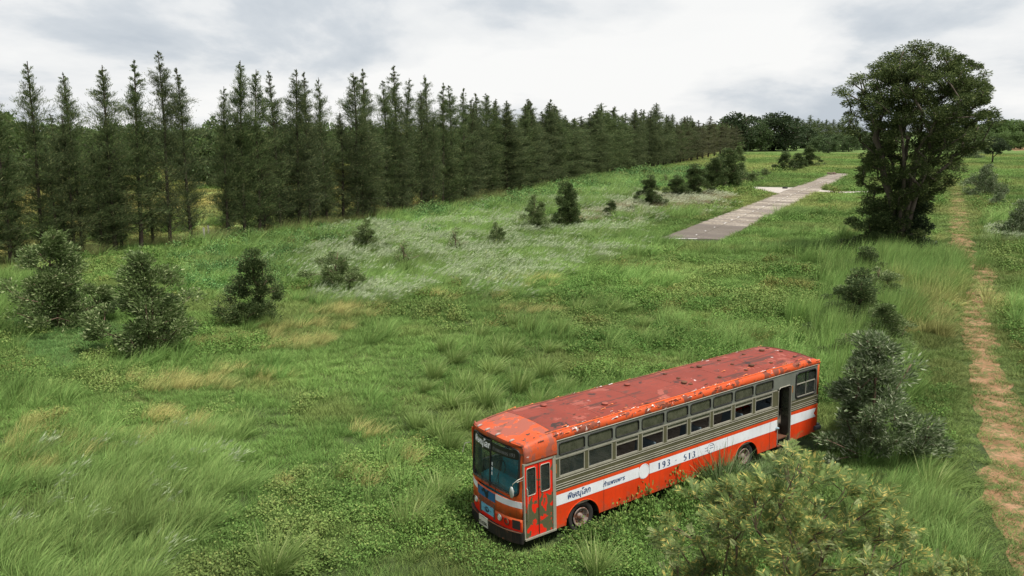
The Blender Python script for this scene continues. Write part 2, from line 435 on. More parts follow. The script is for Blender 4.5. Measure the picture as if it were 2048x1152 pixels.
# crossing taxi arms, wider on the left, narrowing to the right
Minv = Matrix.Rotation(-math.atan2(sdirv.y, sdirv.x), 3, 'Z')
def tolocal(p): v = Minv @ Vector((p[0] - SA[0], p[1] - SA[1], 0)); return (v.x, v.y)
armL = [tolocal(G(*p)) for p in [(1600, 375), (1583, 375.5), (1545, 375), (1501, 374), (1499, 377.5), (1520, 380), (1550, 386), (1600, 392)]]
armR = [tolocal(G(*p)) for p in [(1610, 388), (1635, 384.5), (1680, 386.5), (1741, 385), (1800, 383), (1800, 381), (1741, 382.2), (1690, 384), (1648, 381), (1630, 378)]]
M_CONC2 = paint('pale_concrete', (.42, .38, .34), .9, .25, (.2, .16, .12), .5, streak=False)
sheet('road_arm', armL, .045, .055, M_CONC2, road)
sheet('road_arm', armR, .045, .055, M_CONC2, road)
M_MARK = paint('worn_white_marking', (.62, .6, .57), .8, .15, (.3, .27, .24), .5, streak=False)
mk = MB(); t = 5.5
while t < SL - 8:
    w = -SWID * .5 + (.35 if int(t) % 2 else .25)
    dl = .9 + .35 * math.sin(t * 3.1)
    mk.add([(t, w, .056), (t + dl, w + .02, .056), (t + dl - .1, w + .15, .056), (t + .06, w + .16, .056)], [(0, 1, 2, 3)])
    t += 4.4 + .5 * math.sin(t)
for a, b in [(.6, -.9), (1.6, -2.6), (1.3, -1.7)]:
    mk.add([(a, b, .056), (a + .5, b - 1.2, .056), (a + .8, b - 1.15, .056), (a + .3, b + .05, .056)], [(0, 1, 2, 3)])
mk.build('painted_marking', M_MARK, road)

# dirt path ---------------------------------------------------------------
s = NT('red_dirt'); co = s.coord('World')
a = s.noise(co, .8, 8, .65); b = s.noise(co, 7, 6, .7)
c = s.ramp(a, [(.3, (.16, .082, .045)), (.5, (.265, .148, .082)), (.72, (.36, .22, .135))])
c = s.mix(s.ramp(b, [(.49, 0.0), (.64, .75)]), c, (.10, .105, .042))
c = s.mix(s.ramp(s.noise(co, 1.9, 7, .7), [(.50, 0.0), (.58, .85)]), c, (.085, .105, .036))
M_DIRT = s.bsdf(c, .95, 0, .1, b, .6, .04)
P = [Vector((x, y, 0)) for x, y in PATH]
Ls, Rs_ = [], []
dense = []
for a_, b_ in zip(P[:-1], P[1:]):
    n = max(2, int((b_ - a_).length / .5))
    dense += [a_.lerp(b_, i / n) for i in range(n)]
dense.append(P[-1])
for i, p in enumerate(dense):
    t_ = (dense[min(i + 1, len(dense) - 1)] - dense[max(i - 1, 0)]).normalized(); nn = Vector((t_.y, -t_.x, 0))
    w = float(path_halfw(p.y)) * (.75 + .5 * float(vnoise(p.x, p.y, 2.5, 3))) + (float(vnoise(p.x, p.y, .7, 5)) - .5) * .5
    w2 = float(path_halfw(p.y)) * (.75 + .5 * float(vnoise(p.x, p.y, 2.1, 9))) + (float(vnoise(p.x, p.y, .8, 2)) - .5) * .5
    Ls.append((p - nn * w)); Rs_.append((p + nn * w2))
n = len(dense)
MB().add([(p.x, p.y, .006) for p in Ls] + [(p.x, p.y, .006) for p in Rs_], [(i, i + 1, n + i + 1, n + i) for i in range(n - 1)]).build('dirt_path', M_DIRT)['kind'] = 'structure'
bare = zone([(2018, 299), (2032, 294.5), (2060, 295), (2062, 300), (2030, 301.5)])
o = sheet('bare_earth', bare, .01, .015, M_DIRT); o['kind'] = 'structure'

# ------------------------------------------------------------------ leaf machinery
DIAMOND = (np.array([[0, 0, 0], [.45, .5, .06], [1, 0, 0], [.45, -.5, .06]]), np.array([[0, 1, 2, 3]]))
def frond_template(npair=10, ll=.40, w=.065):
    V, F = [], []
    def quad(a, d, L, wd, n):
        b = len(V); d = d / np.linalg.norm(d); s_ = np.cross(d, n); s_ /= np.linalg.norm(s_)
        V.extend([a, a + d * L * .45 + s_ * wd / 2, a + d * L, a + d * L * .45 - s_ * wd / 2]); F.append([b, b + 1, b + 2, b + 3])
    n = np.array([0, 0, 1.])
    pt = lambda t: np.array([t, 0, .18 * math.sin(t * 2.6) - .14 * t * t])
    for i in range(npair):
        t = .12 + .85 * i / npair; L = ll * math.sin(PI * (.18 + .72 * (1 - i / npair)) * .95) + .05
        for sg in (-1, 1): quad(pt(t), np.array([.75, sg * .8, .12]), L, w, n)
    quad(pt(.9), np.array([1, 0, -.2]), .25, w, n)
    quad(pt(0), np.array([1, 0, .15]), .9, .02, n)
    return np.array(V), np.array(F)
FROND = frond_template()
def frames(d, up=None, roll=None, rs=None):
    d = d / np.linalg.norm(d, axis=1, keepdims=True)
    r = rs.normal(size=d.shape) if up is None else np.broadcast_to(up, d.shape) + rs.normal(size=d.shape) * roll
    s_ = np.cross(r, d); s_ /= np.linalg.norm(s_, axis=1, keepdims=True) + 1e-9
    n = np.cross(d, s_)
    return d, s_, n
def place(tpl, P, d, L, W, rs, up=None, roll=.5):
    TV, TF = tpl; d, s_, n = frames(d, up, roll, rs)
    L = np.asarray(L).reshape(-1, 1, 1); W = np.asarray(W).reshape(-1, 1, 1)
    V = P[:, None, :] + TV[None, :, 0:1] * L * d[:, None, :] + TV[None, :, 1:2] * W * s_[:, None, :] + TV[None, :, 2:3] * L * n[:, None, :]
    k = TV.shape[0]
    F = TF[None] + (np.arange(len(P)) * k)[:, None, None]
    return V.reshape(-1, 3), F.reshape(-1, TF.shape[1])
def cat(parts):
    V, F, b = [], [], 0
    for v, f in parts: V.append(v); F.append(f + b); b += len(v)
    return np.concatenate(V), np.concatenate(F)

def bark(name, c1, c2, sc=5):
    s = NT(name); co = s.coord('Object', (1, 1, .25)); a = s.noise(co, sc, 7, .65)
    return s.bsdf(s.mix(s.ramp(a, [(.3, 0.0), (.7, 1.0)]), c1, c2), .9, 0, .15, a, .6, .03)
M_BARK = bark('grey_bark', (.055, .045, .035), (.15, .125, .10))
M_BARK_D = bark('dark_bark', (.028, .022, .017), (.075, .06, .045))
M_BARK_R = bark('brown_bark', (.07, .045, .03), (.17, .12, .085))

def grow(seed, targets, stems, trunk_r, seg=.8, min_r=.012, gnarl=.12, power=2.4):
    """skeleton: every target is tied to the nearest limb below it; thickness follows what hangs on it"""
    rs = random.Random(seed)
    nodes = []; par = []
    for st in stems:
        prev = -1
        for p in st: nodes.append(Vector(p)); par.append(prev); prev = len(nodes) - 1
    order = sorted(targets, key=lambda t: (t - Vector((0, 0, t.z * .55))).length)
    ends = []
    for t in order:
        A = np.array([tuple(q) for q in nodes]); tv = np.array(tuple(t))
        dd = np.linalg.norm(A - tv, axis=1) + np.clip(A[:, 2] - tv[2] + .25, 0, None) * 3 + .35 * np.clip(tv[2] - A[:, 2] - 3.5, 0, None)
        i = int(dd.argmin()); p0 = nodes[i]; L = (t - p0).length
        n = max(1, min(5, int(L / seg))); prev = i
        mid_up = Vector((0, 0, L * .12))
        for k in range(1, n + 1):
            f_ = k / n; q = p0.lerp(t, f_) + mid_up * math.sin(PI * f_) * .8
            if k < n: q += Vector((rs.gauss(0, 1), rs.gauss(0, 1), rs.gauss(0, 1) * .5)) * L * gnarl * .35
            nodes.append(q); par.append(prev); prev = len(nodes) - 1
        ends.append(prev)
    cnt = [0.0] * len(nodes)
    for i in range(len(nodes) - 1, -1, -1):
        if cnt[i] == 0: cnt[i] = 1.0
        if par[i] >= 0: cnt[par[i]] += cnt[i]
    mxc = max(cnt)
    R = [max(min_r, trunk_r * (c_ / mxc) ** (1 / power)) for c_ in cnt]
    # chains
    kids = {}
    for i, p_ in enumerate(par):
        if p_ >= 0: kids.setdefault(p_, []).append(i)
    mb = MB(); stack = [i for i, p_ in enumerate(par) if p_ < 0]
    starts = [(None, i) for i in stack]
    while starts:
        pr, i = starts.pop(); chain = [i] if pr is None else [pr, i]; rr = [R[i]] * len(chain)
        if pr is None: rr = [R[i] * 1.25]
        while i in kids:
            ks = sorted(kids[i], key=lambda k: -cnt[k])
            for k in ks[1:]: starts.append((i, k))
            i = ks[0]; chain.append(i); rr.append(R[i])
        mb.tube([nodes[c_] for c_ in chain], rr, 6 if rr[0] < .12 else 9, True)
    return mb, nodes, ends, R
def crown_targets(seed, h, prof, n, shell=.6, lobes=3, irr=.25, jit=1.0):
    rs = np.random.RandomState(seed); zs = np.array([p[0] for p in prof]) * h; rr = np.array([p[1] for p in prof])
    out_ = []; ph = rs.rand(lobes) * 2 * PI
    zz_ = np.linspace(zs[0], zs[-1], 200); w = np.interp(zz_, zs, rr) ** 1.3 + .02; w /= w.sum()
    for i in range(n):
        z = rs.choice(zz_, p=w) + rs.uniform(-.01, .01) * h; th = rs.rand() * 2 * PI
        r = max(.02, np.interp(z, zs, rr)) * (rs.rand() ** shell) * (1 + irr * math.sin(lobes * th + ph[0] + z * 1.3 / max(h * .1, .5)))
        out_.append(Vector((r * math.cos(th), r * math.sin(th), min(z, h))))
    return out_
def tree_mesh(name, seed, h, prof, n, clump, per, leaf, mats, trunk_r=.15, stems=None, shell=.6, irr=.25, tpl=DIAMOND, up=.35, flat=.7, outward=.6, power=2.4, lean=(0, 0), gnarl=.12, droop=0.0, clumpvar=.5, seg=.8):
    rs = np.random.RandomState(seed)
    T = crown_targets(seed, h, prof, n, shell, 3, irr)
    if stems is None:
        stems = [[(0, 0, -.1)] + [(rs.normal() * .02 * h * k / 4, rs.normal() * .02 * h * k / 4, h * .85 * k / 5) for k in range(1, 6)]]
    mb, nodes, ends, R = grow(seed, T, stems, trunk_r, power=power, gnarl=gnarl, seg=seg)
    P_, D_, cs = [], [], []
    for t in T:
        m_ = max(6, int(per * rs.uniform(1 - clumpvar, 1 + clumpvar))); cr = clump * rs.uniform(.7, 1.3)
        q = rs.normal(size=(m_, 3)); q /= np.linalg.norm(q, axis=1, keepdims=True); q *= (rs.rand(m_, 1) ** .4) * cr; q[:, 2] *= flat
        c0 = np.array(tuple(t)); P_.append(c0 + q)
        outv = np.array([t.x, t.y, 0.0]); L_ = np.linalg.norm(outv); outv = outv / L_ if L_ > .05 else outv * 0
        D_.append(q / cr * .9 + outv * outward + np.array([0, 0, up - droop]) + rs.normal(size=(m_, 3)) * .45)
    P_ = np.concatenate(P_); D_ = np.concatenate(D_)
    P_[:, 2] = np.maximum(P_[:, 2], .05)
    k = len(P_); L = leaf[0] * rs.uniform(.6, 1.3, k); W = leaf[1] * rs.uniform(.7, 1.3, k)
    V, F = place(tpl, P_, D_, L, W, rs, None if tpl is DIAMOND else np.array([0, 0, 1.0]), .6)
    if lean != (0, 0):
        V[:, 0] += lean[0] * V[:, 2]; V[:, 1] += lean[1] * V[:, 2]
        mb.v = [(x + lean[0] * z, y + lean[1] * z, z) for x, y, z in mb.v]
    crown = npmesh(name + '_crown', V, F, mats[0])
    tr = D.meshes.new(name + '_trunk'); tr.from_pydata(mb.v, [], mb.f); tr.update(); tr.materials.append(mats[1])
    tr.polygons.foreach_set('use_smooth', np.ones(len(tr.polygons), bool))
    return tr, crown
def plant(name, meshes, loc, rz, sc, label, catg, group=None, parts=('trunk', 'crown')):
    e = empty(name, loc, rz); e.scale = sc if isinstance(sc, (tuple, list)) else (sc,) * 3
    if name == 'casuarina_tree': e.rotation_euler = (.028 * math.sin(loc[0] * 7.1 + loc[1]), .03 * math.cos(loc[1] * 3.3), rz)
    tag(e, label, catg, group)
    link(parts[0], meshes[0], e); link(parts[1], meshes[1], e)
    return e
# ------------------------------------------------------------------ tall casuarina row
M_CAS = leafmat('casuarina_needles', (.050, .088, .032), (.155, .205, .080), (.28, .30, .13), .12, .38, .6, .35, (.078, .100, .048))
M_CAS_B = leafmat('casuarina_needles_brownish', (.080, .088, .045), (.15, .155, .078), None, .1, .3, .6, .35)
def casuarina(seed, h, rmax, dens=1.0, mat=M_CAS, low=.055):
    rs = np.random.RandomState(seed); mb = MB(); P_, D_, S_ = [], [], []
    ph = rs.rand(2) * 6; sway = lambda z: np.array([.10 * math.sin(z * .35 + ph[0]) * z / h, .10 * math.sin(z * .3 + ph[1]) * z / h, z])
    pts = [sway(z) for z in np.linspace(-.1, h, 14)]
    mb.tube(pts, [.17 * (1 - i / 14) ** .8 + .012 for i in range(14)], 7)
    nb = int(h * 10.5 * dens)
    for i in range(nb):
        t = low + (1 - low) * (i + rs.rand()) / nb
        if t > .985 or rs.rand() < .55 * max(0, (t - .75) / .25): continue
        top = np.clip((t - .72) / .25, 0, 1); z0 = t * h; th = rs.rand() * 2 * PI
        prof = np.interp(t, [0, .10, .22, .42, .6, .75, .87, .95, 1], [.6, .85, .98, 1, .86, .62, .36, .15, .0])
        L = rmax * prof * (1.02 * rs.uniform(.38, 1.3)) + .06
        el = rs.uniform(.45, 1.05) if t < .7 else rs.uniform(.75, 1.2)
        n = 5; p = sway(z0); d = np.array([math.cos(th) * math.cos(el), math.sin(th) * math.cos(el), math.sin(el)])
        path = [p]
        for k in range(n):
            d = d + np.array([0, 0, -.07]) + rs.normal(size=3) * .10; d /= np.linalg.norm(d)
            path.append(path[-1] + d * L / n)
        mb.tube(path, [max(.006, .028 * (1 - t) * (1 - k / 6)) + .004 for k in range(n + 1)], 4, False)
        dn = 27 - 12 * top
        gap = rs.rand() < .22
        for k in range(1, n + 1):
            if gap and k < 4: continue
            m_ = int(dn * (.6 + .5 * k / n) * rs.uniform(.6, 1.3) * (1 if t > .14 else .6))
            spread = .08 * L + .09 * (1 - .75 * top)
            P_.append(path[k] + rs.normal(size=(m_, 3)) * np.array([spread, spread, spread * .8]))
            dd = d * .9 + rs.normal(size=(m_, 3)) * .38 + np.array([0, 0, .45])
            D_.append(dd); S_.append(np.full(m_, 1.0 - .55 * top))
    P_ = np.concatenate(P_); D_ = np.concatenate(D_); S_ = np.concatenate(S_)
    k = len(P_)
    V, F = place(DIAMOND, P_, D_, .36 * S_ * rs.uniform(.6, 1.3, k), .037 * rs.uniform(.7, 1.4, k), rs)
    cr = npmesh('casuarina_crown', V, F, mat)
    tr = D.meshes.new('casuarina_trunk'); tr.from_pydata(mb.v, [], mb.f); tr.update(); tr.materials.append(M_BARK_D)
    return tr, cr
H0 = 20.0
CAS = [casuarina(100 + i, H0, r, d_) for i, (r, d_) in enumerate([(2.3, 1.0), (2.0, .95), (2.6, 1.05), (1.9, .9), (2.4, 1.0), (2.2, 1.1)])]
CASB = casuarina(140, H0, 2.0, .8, M_CAS_B)
def row_hit(px, py, off=0.0):
    a, d, e = ray(px, py); k = a / d
    pts = [(x + off, y) for x, y in ROW]
    for (x1, y1), (x2, y2) in zip(pts[:-1], pts[1:]):
        f1, f2 = x1 - k * y1, x2 - k * y2
        if f1 * f2 <= 0 and f1 != f2:
            t = f1 / (f1 - f2); return x1 + (x2 - x1) * t, y1 + (y2 - y1) * t
    return None
rs = random.Random(11)
clusters = [('leftmost group', [(-70, 150), (-18, 172), (50, 122), (125, 143), (203, 130), (258, 118), (308, 100), (365, 135)]),
            ('group right of the first gap', [(440, 172), (468, 120), (500, 138), (543, 140), (577, 137), (603, 143), (645, 155), (680, 225)]),
            ('crowded middle group', [(700, 145), (735, 137), (763, 160), (792, 130), (812, 155), (835, 180), (857, 148), (885, 165), (905, 170), (925, 175), (945, 205)]),
            ('group right of the notch', [(1010, 200), (1024, 232), (1045, 207), (1070, 230), (1088, 222), (1110, 217), (1128, 230), (1142, 235), (1165, 238)]),
            ('dark far group', [(1178, 226), (1188, 222), (1205, 205), (1218, 222), (1230, 212), (1250, 225), (1268, 222), (1283, 218), (1298, 220), (1313, 205), (1338, 230)])]
ORD = ['first', 'second', 'third', 'fourth', 'fifth', 'sixth', 'seventh', 'eighth', 'ninth', 'tenth', 'eleventh']
ci = 0
for cname, lst in clusters:
    hs = [hgt(px, py, row_hit(px, py)[1]) for px, py in lst]
    for i, (px, py) in enumerate(lst):
        x, y = row_hit(px, py); h = hs[i]
        x += rs.uniform(-.4, .4)
        m_ = CAS[ci % 6]; ci += 3 if ci % 2 else 1
        w = rs.uniform(.82, 1.22) * (1.0 if cname in ('leftmost group', 'group right of the first gap') else 1.15 if 'middle' in cname else 1.75)
        plant('casuarina_tree', m_, (x, y, 0), rs.random() * 6.28, (w, w, h / H0),
              '%s casuarina from the left in the %s of the row' % (ORD[i], cname), 'tree', 'casuarinas in the tall row')
# shorter trees filling the row
y = 52.0; k = 0
gapy = [(row_hit(400, 400)[1] - 2.6, row_hit(400, 400)[1] + 2.6)]
while y < 335:
    x = float(rowx(y)) + rs.uniform(-3.2, .6)
    if not any(a < y < b for a, b in gapy):
        h = rs.uniform(9.0, 14.0) * (1 if y < 135 else 1.32)
        w = rs.uniform(.75, 1.0) * (1 if y < 135 else 1.7)
        plant('casuarina_tree', CAS[rs.randrange(6)], (x, y, 0), rs.random() * 6.28, (w, w, h / H0),
              'shorter casuarina filling in between the tall ones of the row', 'tree', 'shorter casuarinas inside the row')
    y += 1.05 + (y - 50) * .010 if y < 130 else 1.9 + (y - 130) * .011; k += 1
for px, py in [(1355, 243), (1370, 236), (1385, 244), (1398, 240), (1408, 246), (1420, 232), (1432, 247), (1443, 243), (1452, 246), (1462, 247), (1474, 250)]:
    x, y = row_hit(px, py); h = hgt(px, py, y)
    plant('casuarina_tree', CASB, (x, y, 0), rs.random() * 6.28, (2.2, 2.2, h / H0), 'thin brownish casuarina at the far end of the row before the dark round trees', 'tree', 'brownish casuarinas at the far end of the row')

# ------------------------------------------------------------------ broadleaf trees far away
M_BL = leafmat('broadleaf_foliage', (.085, .14, .045), (.165, .24, .08), None, .1, .3, .5, .12)
M_BL_D = leafmat('dark_foliage', (.036, .058, .028), (.080, .112, .050), (.12, .16, .07), .06, .22, .5, .2)
M_BL_Y = leafmat('yellow_green_foliage', (.17, .20, .055), (.31, .32, .10), None, .1, .35, .5, .2)
M_BL_M = leafmat('mid_green_foliage', (.065, .105, .045), (.13, .18, .07), None, .1, .25, .5, .1)
def broad(seed, mat, h=10.0, r=5.0, n=70, per=70, leaf=(.55, .34)):
    rs_ = np.random.RandomState(seed)
    prof = [(.05, r * .6), (.22, r * .95), (.55, r), (.78, r * .78), (.93, r * .42), (1.0, r * .1)]
    return tree_mesh('broadleaf', seed, h, prof, n, r * .26, per, leaf, (mat, M_BARK), .28, stems=[[(0, 0, -.1), (.1, 0, h * .15), (.2, .1, h * .35), (.1, .2, h * .55)]], shell=.42, irr=.3)
BL = [broad(201, M_BL), broad(202, M_BL_M, r=4.6), broad(203, M_BL, r=5.4), broad(204, M_BL_M, r=5.0)]
BLD = [broad(205, M_BL_D, r=4.6, n=90), broad(206, M_BL_D, r=5.2, n=90)]
BLY = [broad(207, M_BL_Y, r=5.0, n=50)]
# pale and mid green trees scattered in the fields beyond the row
bg_list = []
for px in range(-60, 1010, 23):
    bg_list.append((px + rs.uniform(-9, 9), rs.uniform(244, 258), rs.uniform(190, 330)))
for px, py in [(432, 246), (975, 262), (985, 256), (1000, 255), (960, 250), (420, 258), (15, 240), (-10, 224), (410, 262)]:
    bg_list.append((px, py, 175))
for px in range(1010, 1500, 26):
    bg_list.append((px + rs.uniform(-9, 9), rs.uniform(244, 256), rs.uniform(430, 560)))
for i, (px, py, y) in enumerate(bg_list):
    a, d, e = ray(px, py); x = a / d * y; h = max(6, hgt(px, py, y))
    m_ = (BL + BL[:1])[rs.randrange(5)]; sc = h / 10.0
    plant('broadleaf_tree', m_, (x, y, 0), rs.random() * 6.28, (sc * rs.uniform(.75, 1.05),) * 2 + (sc,), 'rounded green tree in the fields beyond the casuarina row', 'tree', 'rounded trees beyond the casuarina row')
# low yellow-green bushes in the field right behind the row
for i in range(60):
    y = rs.uniform(85, 260); x = float(rowx(y)) - rs.uniform(9, 60)
    sc = rs.uniform(.22, .5)
    plant('field_bush', BLY[0] if rs.random() < .6 else BL[0], (x, y, -.3), rs.random() * 6.28, (sc * 1.2, sc * 1.2, sc), 'low bush in the yellow-green field seen between the casuarina trunks', 'bush', 'bushes in the field behind the row', ('stem', 'foliage'))
# named trees at the far end
M_BARK_R2 = M_BARK_R
def at_px(px, ybase): return G(px, ybase)
far = [('dark broadleaf tree with a ragged dome, left of the twin-lobed dark tree', BLD[0], 1468, 303, 228, 1.05), ('tall dark conical casuarina between two round crowns at the end of the row', None, 1484, 303, 226, 1.6),
       ('dark wide crown behind the conical casuarina', BLD[1], 1500, 301, 233, .95), ('large dark dense tree with a lumpy dome at the end of the row', BLD[0], 1548, 302, 228, 1.35),
       ('second lobe of dark crown right beside the large dense tree', BLD[1], 1570, 301, 231, .8), ('mid green tree in front of the large dense dark tree', BL[1], 1520, 303, 241, .8),
       ('round mid-green tree standing alone beyond the end of the strip', BLD[0], 1614, 297, 256, 1.1)]
for lab, m_, px, yb, yt, wf in far:
    x, y = G(px, yb); h = hgt(px, yt, y)
    if m_ is None: plant('casuarina_tree', CAS[2], (x, y, 0), 1.0, (2.3, 2.3, h / H0), lab, 'tree')
    else: plant('broadleaf_tree', m_, (x, y, 0), rs.random() * 6.28, (h / 10 * wf * 1.1,) * 2 + (h / 10,), lab, 'tree')
for i, (px, py) in enumerate([(1590, 243), (1597, 232), (1604, 238), (1612, 244), (1620, 229), (1628, 240), (1636, 236), (1645, 241), (1652, 238), (1661, 244), (1669, 238), (1678, 243), (1688, 240), (1700, 243), (1715, 240)]):
    y = 560 + 6 * i; a, d, e = ray(px, py); h = hgt(px, py, y)
    plant('casuarina_tree', CAS[i % 6], (a / d * y, y, 0), i * 1.3, (2.6, 2.6, h / H0), 'dark casuarina in the small grove beyond the end of the strip', 'tree', 'casuarinas in the far grove')
for px, py, y in [(1640, 272, 470), (1660, 276, 440), (1680, 270, 480), (1700, 272, 470), (1730, 262, 520), (1655, 268, 500)]:
    a, d, e = ray(px, py); h = hgt(px, py, y)
    plant('broadleaf_tree', BLD[1] if px % 20 else BL[3], (a / d * y, y, 0), px, (h / 10 * 1.3,) * 2 + (h / 10,), 'low round shrub at the foot of the far casuarina grove', 'bush', 'shrubs below the far grove', ('stem', 'foliage'))
for px, py in [(1925, 245), (1945, 247), (1962, 250), (1978, 246), (1994, 243), (2008, 239), (2020, 242), (2034, 240), (2050, 245), (2066, 243), (2090, 246), (2120, 244), (1950, 262), (1990, 264), (2020, 262), (2045, 262)]:
    y = 620 if py < 255 else 540
    a, d, e = ray(px, py); h = hgt(px, py, y)
    plant('broadleaf_tree', BL[(px // 7) % 4], (a / d * y, y, 0), px, (h / 10 * 1.5,) * 2 + (h / 10,), 'tree in the distant wood at the right horizon', 'tree', 'trees of the distant wood at right')

# ------------------------------------------------------------------ saplings and shrubs in the field
M_SAP = leafmat('sapling_foliage', (.085, .135, .045), (.19, .255, .09), (.38, .43, .22), .18, .3, .5, .6)
M_SAP_D = leafmat('dark_sapling_foliage', (.045, .074, .026), (.105, .150, .052), (.21, .25, .10), .12, .22, .5, .6)
M_GREY = leafmat('silvery_foliage', (.085, .130, .052), (.20, .26, .125), (.42, .46, .31), .22, .3, .55, .8)
def sap(seed, mat, h=4.0, r=1.25, n=72, per=250, leaf=(.125, .045), prof=None, clump=.33):
    prof = prof or [(.05, r * .75), (.18, r), (.4, r * .85), (.62, r * .62), (.82, r * .36), (1.0, r * .08)]
    return tree_mesh('sapling', seed, h, prof, n, clump, per, leaf, (mat, M_BARK_R), .07, shell=.5, irr=.42, up=.75, flat=.85, outward=.7, seg=.5, clumpvar=.65)
SAP = [sap(301, M_SAP), sap(302, M_SAP, r=1.2), sap(303, M_SAP_D, n=78, per=250), sap(304, M_SAP_D, r=1.4, n=78, per=250), sap(305, M_SAP, r=1.7, n=60),
       sap(306, M_SAP, r=.8, n=26, per=60, prof=[(.25, .5), (.45, .8), (.7, .5), (1, .08)])]
saps = [(118, 655, 450, 0, 1.25, 'tall pale-topped sapling at the left edge in front of the casuarinas'),
        (60, 560, 500, 4, .9, 'small grey-green bush half hidden left of the leftmost sapling'),
        (305, 700, 492, 0, 1.35, 'large two-tiered sapling with pale cream top, nearest of the field saplings on the left'),
        (515, 645, 503, 3, 1.15, 'dark dense bushy sapling beside a reed tuft, third from the left'),
        (675, 582, 488, 4, 1.5, 'round open bushy shrub with upswept shoots in the pale grass'),
        (733, 502, 436, 1, 1.6, 'bright green feathery sapling below the gap in the casuarina row'),
        (845, 487, 468, 5, .8, 'tiny sapling dot in the pale grass between two larger ones'),
        (808, 537, 478, 5, 2.0, 'narrow leaning dark sapling in the plume grass'),
        (911, 508, 452, 5, 1.7, 'thin sapling with a bare stem in the middle of the plume grass'),
        (993, 495, 442, 1, 1.4, 'slim green sapling in the densest white plume grass'),
        (1070, 463, 386, 1, .85, 'pale-topped conical sapling, left of the darkest tall sapling'),
        (1133, 458, 358, 2, .72, 'tallest dark conical sapling in mid field'),
        (1223, 433, 402, 3, 1.3, 'low dark bush right of the tallest mid-field sapling'),
        (1266, 428, 404, 4, 1.2, 'low light green bush between the dark bush and a bare-sided sapling'),
        (1299, 413, 352, 3, .95, 'irregular dark sapling with tufted top near the strip start'),
        (1270, 392, 372, 5, 1.1, 'tiny pale sapling above the irregular dark one'),
        (1330, 372, 346, 5, 1.2, 'small round-headed sapling near the row'),
        (1352, 398, 352, 3, 1.3, 'broad dark bush forming the left half of a clump by the strip'),
        (1388, 394, 330, 3, 1.2, 'taller right half of the dark clump by the strip with a pale tip'),
        (1431, 381, 310, 2, .95, 'tall dark rounded sapling on a bare stem left of its brownish twin'),
        (1455, 376, 292, 2, .9, 'tall brownish sapling touching the dark rounded one'),
        (1478, 366, 322, 0, 1.1, 'grey-green sapling right of the brownish tall one'),
        (1503, 366, 338, 4, 1.2, 'low dark bush at the right end of the sapling line'),
        (1476, 325, 290, 0, 1.0, 'solitary pale sapling near the far end of the row'),
        (1530, 352, 333, 4, 1.2, 'low bright green bush left of three dark shrubs'),
        (1568, 343, 304, 3, 1.2, 'leftmost of three dark shrubs behind the taxi arm'),
        (1595, 340, 304, 2, 1.1, 'middle one of three dark shrubs behind the taxi arm'),
        (1617, 334, 292, 3, 1.15, 'rightmost and tallest of three dark shrubs behind the taxi arm'),
        (1745, 512, 395, 2, 1.1, 'dark leafy sapling leaning against the left foot of the giant tree'),
        (1716, 640, 540, 3, 1.1, 'thin dark sapling above the silvery shrub'),
        (1712, 668, 560, 3, 1.3, 'dark ragged shrub left of the small dark sapling in the tall grass belt'),
        (1752, 612, 522, 4, 1.2, 'green rounded bush in the tall grass belt between the giant tree and the silvery shrub'),
        (1728, 566, 496, 3, 1.3, 'dark bush in the tall grass right below the giant tree'),
        (1762, 700, 600, 0, 1.3, 'slim leafy sapling rising from the reeds above the silvery shrub'),
        (1690, 724, 655, 4, 1.3, 'low dark bush between the back of the bus and the silvery shrub'),
        (200, 722, 690, 5, .9, 'small dark weed bush left of the nearest large sapling')]
for px, yb, yt, k, wf, lab in saps:
    x, y = G(px, yb); h = hgt(px, yt, y); wf *= 1.4 if px > 1000 else 1.0
    plant('sapling', SAP[k], (x, y, -.05), rs.random() * 6.28, (h / 4 * wf,) * 2 + (h / 4,), lab, 'sapling', None, ('stem', 'foliage'))
GREYS = [sap(310, M_GREY, 3.4, 1.2, 95, 210, (.135, .032), [(.04, .9), (.2, 1.15), (.45, .98), (.7, .62), (.88, .32), (1, .06)], .23),
         sap(311, M_GREY, 3.4, 1.9, 90, 120, (.2, .05), [(.04, 1.4), (.25, 1.9), (.5, 1.6), (.75, 1.0), (1, .2)], .4)]
for px, yb, yt, k, wf, lab in [(1738, 905, 655, 0, 1.25, 'big silvery grey-green shrub right behind the back of the bus'),
                               (1968, 392, 330, 1, 1.0, 'grey-green rounded shrub right of the path, below the umbrella tree'),
                               (1998, 412, 385, 1, 1.3, 'small pale shrub between two grey-green shrubs right of the path'),
                               (2040, 478, 402, 1, 1.0, 'grey-green shrub cut by the right edge of the picture'),
                               (1946, 318, 285, 1, 1.0, 'pale thicket left of the umbrella tree')]:
    x, y = G(px, yb); h = hgt(px, yt, y)
    plant('shrub', GREYS[k], (x, y, -.05), 1.3 + px, (h / 3.4 * wf,) * 2 + (h / 3.4,), lab, 'shrub', None, ('stem', 'foliage'))
umb = tree_mesh('umbrella', 330, 6.0, [(.42, 1.2), (.55, 2.7), (.72, 3.0), (.88, 2.2), (1, .4)], 80, .6, 80, (.3, .14), (M_BL_D, M_BARK_D), .16, stems=[[(0, 0, -.1), (.05, 0, 1.5), (0, .05, 2.8)]], shell=.45)
x, y = G(1984, 328); h = hgt(1984, 276, y)
plant('umbrella_tree', umb, (x, y, 0), .4, (h / 6,) * 3, 'dark flat-topped small tree on a thin trunk right of the giant tree', 'tree')
x, y = G(1950, 298); h = hgt(1950, 253, y)
plant('broadleaf_tree', BLD[1], (x, y, 0), .4, (h / 10 * .8,) * 2 + (h / 10,), 'almost black round tree behind the umbrella tree', 'tree')

